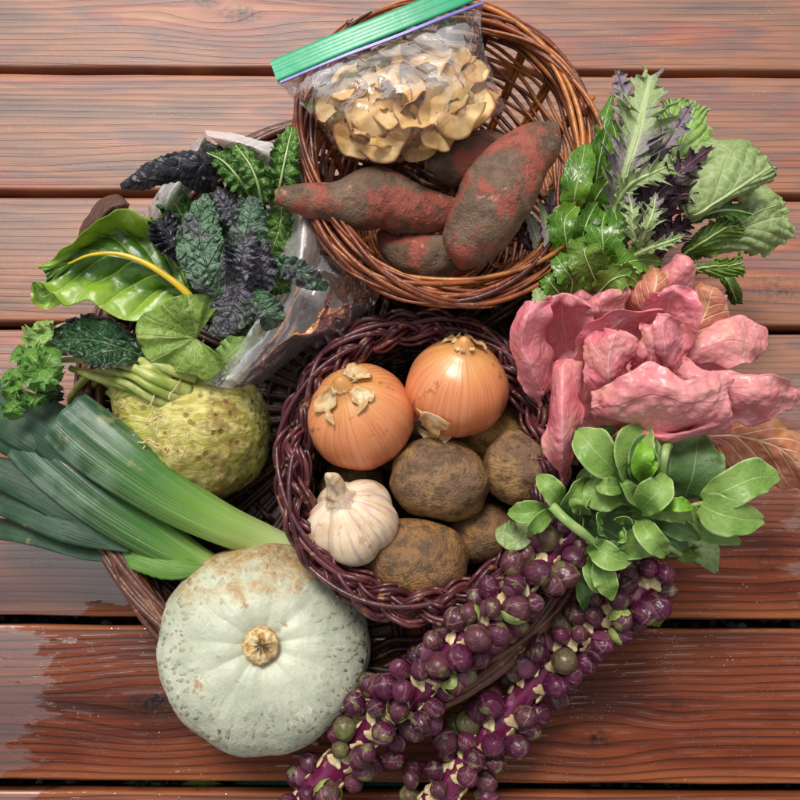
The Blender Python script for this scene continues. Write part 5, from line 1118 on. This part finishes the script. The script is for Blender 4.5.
# ------------------------------------------------------------ broad bean shoots
BG = 'broad bean shoots below the chicory'
def shoot(label, base, leaves, stems):
    rt = thing('bean_shoot', label, 'bean shoot', P(*base), BG)
    for q in stems:
        pts = np.array([P(*x[:3]) for x in q[0]]); mb = MB(); mb.tube(cr(pts, 24), q[1]*mpp(pts[0]), 10, flat=.7); mb.build('stem', MT['stalkg'], rt)
    for i, (q, w, mt, kw) in enumerate(leaves):
        mb = MB(); d = dict(cup=.30+.12*math.sin(i*2.1), ruf=.11, rf=2.2+.4*(i % 3), m=50, n=19, bmp=.0016, bsc=50, seed=i+int(base[0]), roll=10*math.sin(i*1.7)); d.update(kw)
        leaf(mb, q, w, **d); mb.build('leaf', MT[mt], rt, solid=.0005)
shoot('bean shoot with upright pale stem and cupped leaves, under the pink front leaf', (640, 500, .10), [
    ([(622, 477, .165), (606, 462, .182), (590, 445, .186), (577, 430, .175)], [2, 14, 18, 17, 2], 'fava', {}),
    ([(624, 492, .155), (606, 494, .168), (592, 489, .17), (585, 484, .165)], [12, 17, 16, 12, 2], 'fava', dict(cup=.1)),
    ([(622, 486, .165), (610, 487, .178), (603, 486, .178), (597, 484, .172)], [5, 9, 9, 7, 1], 'fava', {}),
    ([(640, 500, .15), (632, 494, .17), (626, 484, .176), (622, 478, .17)], [7, 9, 7, 5, 1], 'fava', {}),
    ([(640, 485, .15), (636, 462, .18), (636, 445, .188), (646, 427, .178)], [6, 18, 21, 16, 4], 'fava', dict(cup=.6)),
    ([(645, 482, .16), (644, 465, .184), (644, 450, .19), (652, 436, .18)], [5, 13, 14, 12, 3], 'favad', dict(cup=.6)),
    ([(642, 480, .17), (641, 465, .194), (643, 452, .198), (645, 441, .19)], [3, 9, 10, 8, 1], 'favay', dict(cup=.4)),
    ([(646, 478, .18), (651, 470, .195), (657, 462, .198)], [2, 5, 5, 2], 'favay', dict(roll=30)),
    ([(618, 450, .15), (612, 438, .165), (606, 428, .168), (604, 420, .16)], [5, 8, 9, 7, 2], 'favad', dict(roll=30)),
    ([(600, 500, .13), (640, 470, .12), (660, 440, .12)], [20, 34, 34, 14], 'favad', {}),
], [([(662, 474, .175), (664, 458, .185), (667, 446, .18), (672, 436, .16)], 4.5)])
shoot('bean shoot with two big rounded leaves pointing right over the deck', (665, 515, .10), [
    ([(684, 498, .14), (692, 478, .158), (696, 456, .160), (698, 436, .150)], [8, 21, 26, 24, 8], 'favad', dict(cup=.12)),
    ([(698, 500, .125), (706, 484, .13), (712, 476, .13)], [8, 14, 12, 5], 'fava', {}),
    ([(703, 501, .165), (728, 489, .182), (755, 478, .184), (780, 476, .17)], [6, 17, 19, 17, 3], 'fava', dict(cup=.1)),
    ([(700, 504, .165), (718, 513, .178), (742, 519, .178), (763, 520, .165)], [10, 18, 19, 15, 3], 'fava', dict(cup=.1)),
    ([(640, 510, .165), (650, 500, .188), (660, 488, .192), (664, 473, .18)], [4, 14, 16, 11, 1], 'fava', {}),
    ([(660, 508, .17), (674, 504, .186), (686, 506, .186), (693, 508, .178)], [3, 6, 8, 5, 1], 'favay', {}),
    ([(644, 510, .155), (662, 508, .172), (680, 514, .172), (692, 524, .16)], [5, 10, 11, 9, 2], 'fava', dict(roll=-10)),
    ([(650, 520, .145), (668, 522, .160), (684, 530, .16), (700, 540, .15)], [6, 11, 12, 9, 2], 'favad', dict(roll=-15)),
    ([(688, 512, .145), (702, 526, .152), (720, 535, .152), (740, 542, .14)], [9, 16, 14, 9, 2], 'fava', dict(roll=-20)),
    ([(685, 544, .10), (698, 548, .11), (708, 556, .108), (716, 572, .095)], [7, 14, 15, 11, 2], 'broad', dict(cup=.05)),
    ([(676, 548, .10), (684, 554, .11), (694, 558, .11), (701, 566, .10)], [4, 7, 7, 5, 1], 'olive', {}),
    ([(655, 535, .11), (672, 540, .115), (682, 552, .11)], [10, 15, 15, 8], 'favad', {}),
], [([(702, 503, .165), (694, 505, .166), (686, 508, .16)], 2.2), ([(645, 520, .12), (670, 530, .125), (700, 545, .11)], 3), ([(640, 525, .12), (665, 545, .12), (690, 560, .10)], 3)])
ros = []
for i in range(11):
    a = i*2.4; rr = 8+i*2.3; a2 = a+1.1
    x, y = 614+rr*math.cos(a), 530+rr*.85*math.sin(a); x2, y2 = 614+(rr+5)*math.cos(a2), 530+(rr+5)*.85*math.sin(a2)
    ros.append(([(x, y, .165-.003*i), ((x+x2)/2+4*math.cos(a+.5), (y+y2)/2+4*math.sin(a+.5), .170-.003*i), (x2, y2, .165-.003*i)], [4, 6+i*.55, 7+i*.6, 4], 'favad' if i % 2 else 'fava', dict(roll=-65, cup=.2, ruf=.2, rf=2)))
shoot('tight rosette of curled bean leaves between the two sprout stalk tops', (614, 535, .09), ros+[
    ([(640, 520, .16), (646, 530, .182), (655, 543, .184), (666, 556, .17)], [4, 10, 12, 11, 3], 'fava', dict(cup=.35)),
    ([(622, 545, .14), (636, 545, .158), (650, 550, .155)], [9, 15, 14, 6], 'fava', {}),
    ([(588, 545, .145), (602, 552, .162), (617, 560, .164), (631, 561, .155)], [5, 11, 13, 9, 2], 'fava', dict(cup=.3)),
    ([(604, 553, .135), (603, 570, .152), (608, 585, .152), (612, 601, .14)], [4, 10, 12, 10, 1], 'fava', {}),
    ([(596, 556, .125), (592, 570, .138), (596, 582, .14), (602, 592, .13)], [4, 9, 10, 8, 1], 'fava', {}),
    ([(585, 560, .10), (582, 580, .115), (584, 596, .115), (587, 612, .10)], [5, 10, 10, 7, 1], 'favad', dict(roll=30)),
    ([(655, 600, .09), (658, 612, .095), (656, 626, .08)], [5, 8, 7, 3], 'olive', {}),
    ([(590, 520, .12), (615, 535, .115), (640, 550, .11)], [16, 30, 30, 14], 'favad', {}),
    ([(585, 515, .15), (580, 505, .168), (586, 494, .165)], [5, 9, 9, 3], 'fava', dict(roll=30)),
], [([(620, 560, .11), (640, 556, .12), (665, 552, .11)], 3)])
shoot('bean shoot at left end with rolled pale stem crossing the sprout stalk', (540, 530, .09), [
    ([(566, 510, .145), (556, 496, .168), (546, 484, .172), (537, 475, .162)], [4, 10, 11, 9, 1], 'fava', dict(cup=.3)),
    ([(552, 512, .145), (536, 512, .158), (522, 514, .158), (508, 512, .148)], [4, 10, 11, 9, 2], 'fava', dict(roll=-10)),
    ([(528, 524, .13), (518, 534, .138), (506, 534, .138), (496, 530, .13)], [5, 13, 14, 11, 2], 'broad', {}),
    ([(528, 534, .12), (520, 540, .13), (512, 548, .13), (506, 552, .12)], [8, 13, 12, 9, 2], 'broad', {}),
    ([(552, 510, .15), (542, 520, .168), (532, 530, .165), (528, 536, .155)], [4, 8, 8, 5, 1], 'fava', dict(roll=30)),
    ([(562, 512, .145), (570, 500, .165), (578, 488, .168), (590, 478, .155)], [4, 9, 10, 8, 1], 'fava', dict(roll=-35, cup=.4)),
    ([(575, 520, .14), (574, 508, .155), (580, 496, .155)], [5, 9, 8, 2], 'favad', dict(roll=35)),
    ([(590, 470, .12), (583, 480, .13), (580, 495, .125)], [4, 7, 6, 2], 'favad', {}),
    ([(530, 520, .10), (545, 520, .10), (560, 515, .10)], [10, 14, 14, 6], 'favad', {}),
], [([(552, 506, .165), (566, 520, .172), (584, 534, .168), (598, 545, .155)], np.array([5.2, 5.2, 5, 5, 5, 5, 5, 5, 5, 5, 5, 5, 5, 5, 5, 4.8, 4.6, 4.4, 4.2, 4, 3.6, 3, 2, 1]))])
# ------------------------------------------------------------ sprout stalks
def sproutmesh(seed, mat):
    r = np.random.default_rng(seed); D6 = nrm(r.normal(size=(6, 3))*.8+np.array([0, 0, .7])); T = []
    def fn(d, th, ph):
        f = 1+.05*vn(d*1.5+seed)-.05*np.sin(th)**2+.10*np.exp(-((PI-th)/.3)**2); tn = 0*f
        for i, e in enumerate(D6):
            x = (d@e)-.2+.12*vn(d*2.5+i); s = 1/(1+np.exp(-np.clip(x*60, -30, 30))); f = f+.045*s
            tn = np.maximum(tn*(1-s), np.exp(-((x-.03)/.03)**2))
        T.append(tn); return f
    mb = MB(); blob(mb, (0, 0, 0), .0094, .0094, .0104, None, 44, 60, fn); mb.t[-1] = (T[0]*.8).reshape(-1)
    me = mb.build('sprout', MT[mat]); m = me.data; bpy.data.objects.remove(me); return m
SPM = [sproutmesh(i, 'spr' if i % 2 else 'sprg') for i in range(8)]
def wrapmesh(seed, mat):
    r = np.random.default_rng(seed); mb = MB(); m, n = 14, 14
    T, Q = np.meshgrid(np.linspace(2.7, .75, m), np.linspace(-1, 1, n), indexing='ij')
    wd = .95*np.sin((2.85-T)/2.2*PI*.9+.15); Q2 = Q*wd
    rr = 1.10+.10*np.exp(-((T-.75)/.3)**2)+.04*vn(np.stack([T*4, Q*4, T*0+seed], -1))
    G = np.stack([np.sin(T)*np.cos(Q2), np.sin(T)*np.sin(Q2), np.cos(T)], -1)*rr[..., None]*.0104
    mb.grid(G); o = mb.build('wrapper_leaf', MT[mat], solid=0); me = o.data; bpy.data.objects.remove(o); return me
WRM = [wrapmesh(1, 'wrap'), wrapmesh(2, 'wrapp'), wrapmesh(3, 'wrap')]
mb = MB()
blob(mb, (0, 0, 0), .0078, .0056, .0016, None, 10, 16, lambda d, th, ph: 1+.18*np.sin(3*ph+1)+.1*np.sin(5*ph)); o = mb.build('leaf_scar', MT['scar']); SCM = o.data; bpy.data.objects.remove(o)
from mathutils import Matrix
def stalk(label, ctrl, w, nsp, seed, greens):
    r = np.random.default_rng(seed); pts = np.array([P(*q) for q in ctrl]); m = 120; sp = cr(pts, m); k = np.mean([mpp(p) for p in pts])
    rad = cr(np.array(w, float)[:, None], m)[:, 0]*k
    root = thing('sprout_stalk', label, 'brussels sprouts', (*sp[m//2][:2], .0), 'purple sprout stalks'); org = ORG[root.name]
    T = nrm(np.gradient(sp, axis=0)); S = nrm(np.cross(T, [0, 0, 1.])); U = np.cross(S, T)
    mb = MB(); mb.tube(sp, rad, 26); v = mb.v[-1]; cen = np.repeat(np.concatenate([sp[:1], sp, sp[-1:]]), 26, 0)
    v += nrm(v-cen)*(.0016*fbm(v*45+seed, 3))[:, None]; mb.build('stalk', MT['bstalk'], root)
    pl = []
    for i in range(nsp*3):
        if len(pl) >= nsp: break
        t = ((i+.5)/(nsp*1.22))**.8; 
        if t > .995: break
        a = i*2.39996+r.normal()*.25; j = int(t*(m-1))
        dd = S[j]*math.cos(a)+U[j]*math.sin(a)
        if dd[2] < -.75 or (dd[2] > .72 and r.random() < .4): continue
        s = r.uniform(.72, 1.12)*(1 if t > .12 else .8)
        p = sp[j]+dd*(rad[j]+.0092*s+.024*max(0, t-.4)*(i % 3 == 0))+T[j]*r.normal()*.002
        if p[2] < .011: p[2] = .011
        pl.append((p, dd, T[j], s, sp[j]+dd*(rad[j]+.0002)-T[j]*0))
    for i, (p, dd, tt, s, sc) in enumerate(pl):
        z = nrm(dd+tt*-.35+r.normal(size=3)*.12); x = nrm(np.cross(z, tt)); y = np.cross(z, x); a = r.random()*6.28
        R = np.stack([x*math.cos(a)+y*math.sin(a), y*math.cos(a)-x*math.sin(a), z], 1)
        M = Matrix([[*(R[q]*s), (p-org)[q]] for q in range(3)]+[[0, 0, 0, 1]])
        o = bpy.data.objects.new('sprout', SPM[r.integers(8)]); COL.objects.link(o); o.parent = root; o.matrix_local = M
        g = r.random()
        if g < greens+.25:
            for q in range(2 if g < greens else 1):
                wl = bpy.data.objects.new('wrapper_leaf', WRM[(0 if q == 0 else 2) if g < greens else 1]); COL.objects.link(wl); wl.parent = o
                wl.rotation_euler = (0, 0, r.random()*6.28)
        # scar below each sprout (towards the root end)
        d2 = nrm(dd+r.normal(size=3)*.1); ps = sc+tt*.0135*s+dd*.0006
        R = np.stack([nrm(np.cross(d2, tt)), tt, d2], 1)
        M = Matrix([[*(R[q]*r.uniform(.7, 1.15)), (ps-org)[q]] for q in range(3)]+[[0, 0, 0, 1]])
        o = bpy.data.objects.new('leaf_scar', SCM); COL.objects.link(o); o.parent = root; o.matrix_local = M
stalk('purple sprout stalk on the left, running from the bean leaves past the squash', [(578, 526, .128), (560, 545, .125), (524, 584, .132), (486, 617, .128), (450, 654, .116), (416, 692, .098), (380, 722, .078), (345, 756, .060), (300, 815, .045)],
      [7, 9, 10, 11, 12, 13, 14, 15, 16], 99, 1, .12)
stalk('purple sprout stalk on the right, from the bean rosette to the bottom edge', [(662, 566, .110), (640, 590, .104), (600, 622, .088), (560, 655, .072), (520, 700, .056), (480, 748, .046), (445, 790, .040), (410, 840, .038)],
      [8, 10, 11, 12, 13, 14, 15, 15], 99, 2, .05)
# ------------------------------------------------------------ camera and light
cam = bpy.data.cameras.new('camera'); co = bpy.data.objects.new('camera', cam); COL.objects.link(co)
co.location = CAM; co.rotation_euler = (TH, 0, 0); cam.sensor_width = 36; cam.sensor_fit = 'HORIZONTAL'; cam.lens = 36*F/800
cam.clip_start = .02; cam.clip_end = 100; SC.camera = co
w = bpy.data.worlds.new('World'); SC.world = w; w.use_nodes = True; nt = w.node_tree; nt.nodes.clear()
sky = nt.nodes.new('ShaderNodeTexSky'); sky.sky_type = 'NISHITA'; sky.sun_disc = False
SUN_EL, SUN_AZ = 58, -18            # degrees above the horizon; azimuth from +Y towards +X
sky.sun_elevation = math.radians(SUN_EL); sky.sun_rotation = math.radians(SUN_AZ)
sky.air_density = 1.; sky.dust_density = 4.; sky.ozone_density = .6
hs = nt.nodes.new('ShaderNodeHueSaturation'); hs.inputs['Saturation'].default_value = .04
bg = nt.nodes.new('ShaderNodeBackground'); bg.inputs[1].default_value = .085
ou = nt.nodes.new('ShaderNodeOutputWorld')
nt.links.new(sky.outputs[0], hs.inputs['Color']); nt.links.new(hs.outputs[0], bg.inputs[0]); nt.links.new(bg.outputs[0], ou.inputs[0])
sl = bpy.data.lights.new('sun', 'SUN'); sl.energy = 1.5; sl.angle = math.radians(19); sl.color = (1, .935, .855)
so = bpy.data.objects.new('sun', sl); COL.objects.link(so)
el, az = math.radians(SUN_EL), math.radians(SUN_AZ)
dv = Vector((math.sin(az)*math.cos(el), math.cos(az)*math.cos(el), math.sin(el)))
so.rotation_euler = dv.to_track_quat('Z', 'Y').to_euler(); so.location = (0, .5, 2)
vs = SC.view_settings; vs.view_transform = 'Standard'; vs.look = 'None'; vs.gamma = 1; vs.exposure = .68
SC.render.engine = 'CYCLES'; SC.cycles.max_bounces = 5; SC.cycles.transparent_max_bounces = 12; SC.cycles.diffuse_bounces = 3; SC.cycles.glossy_bounces = 2
bpy.context.view_layer.update()
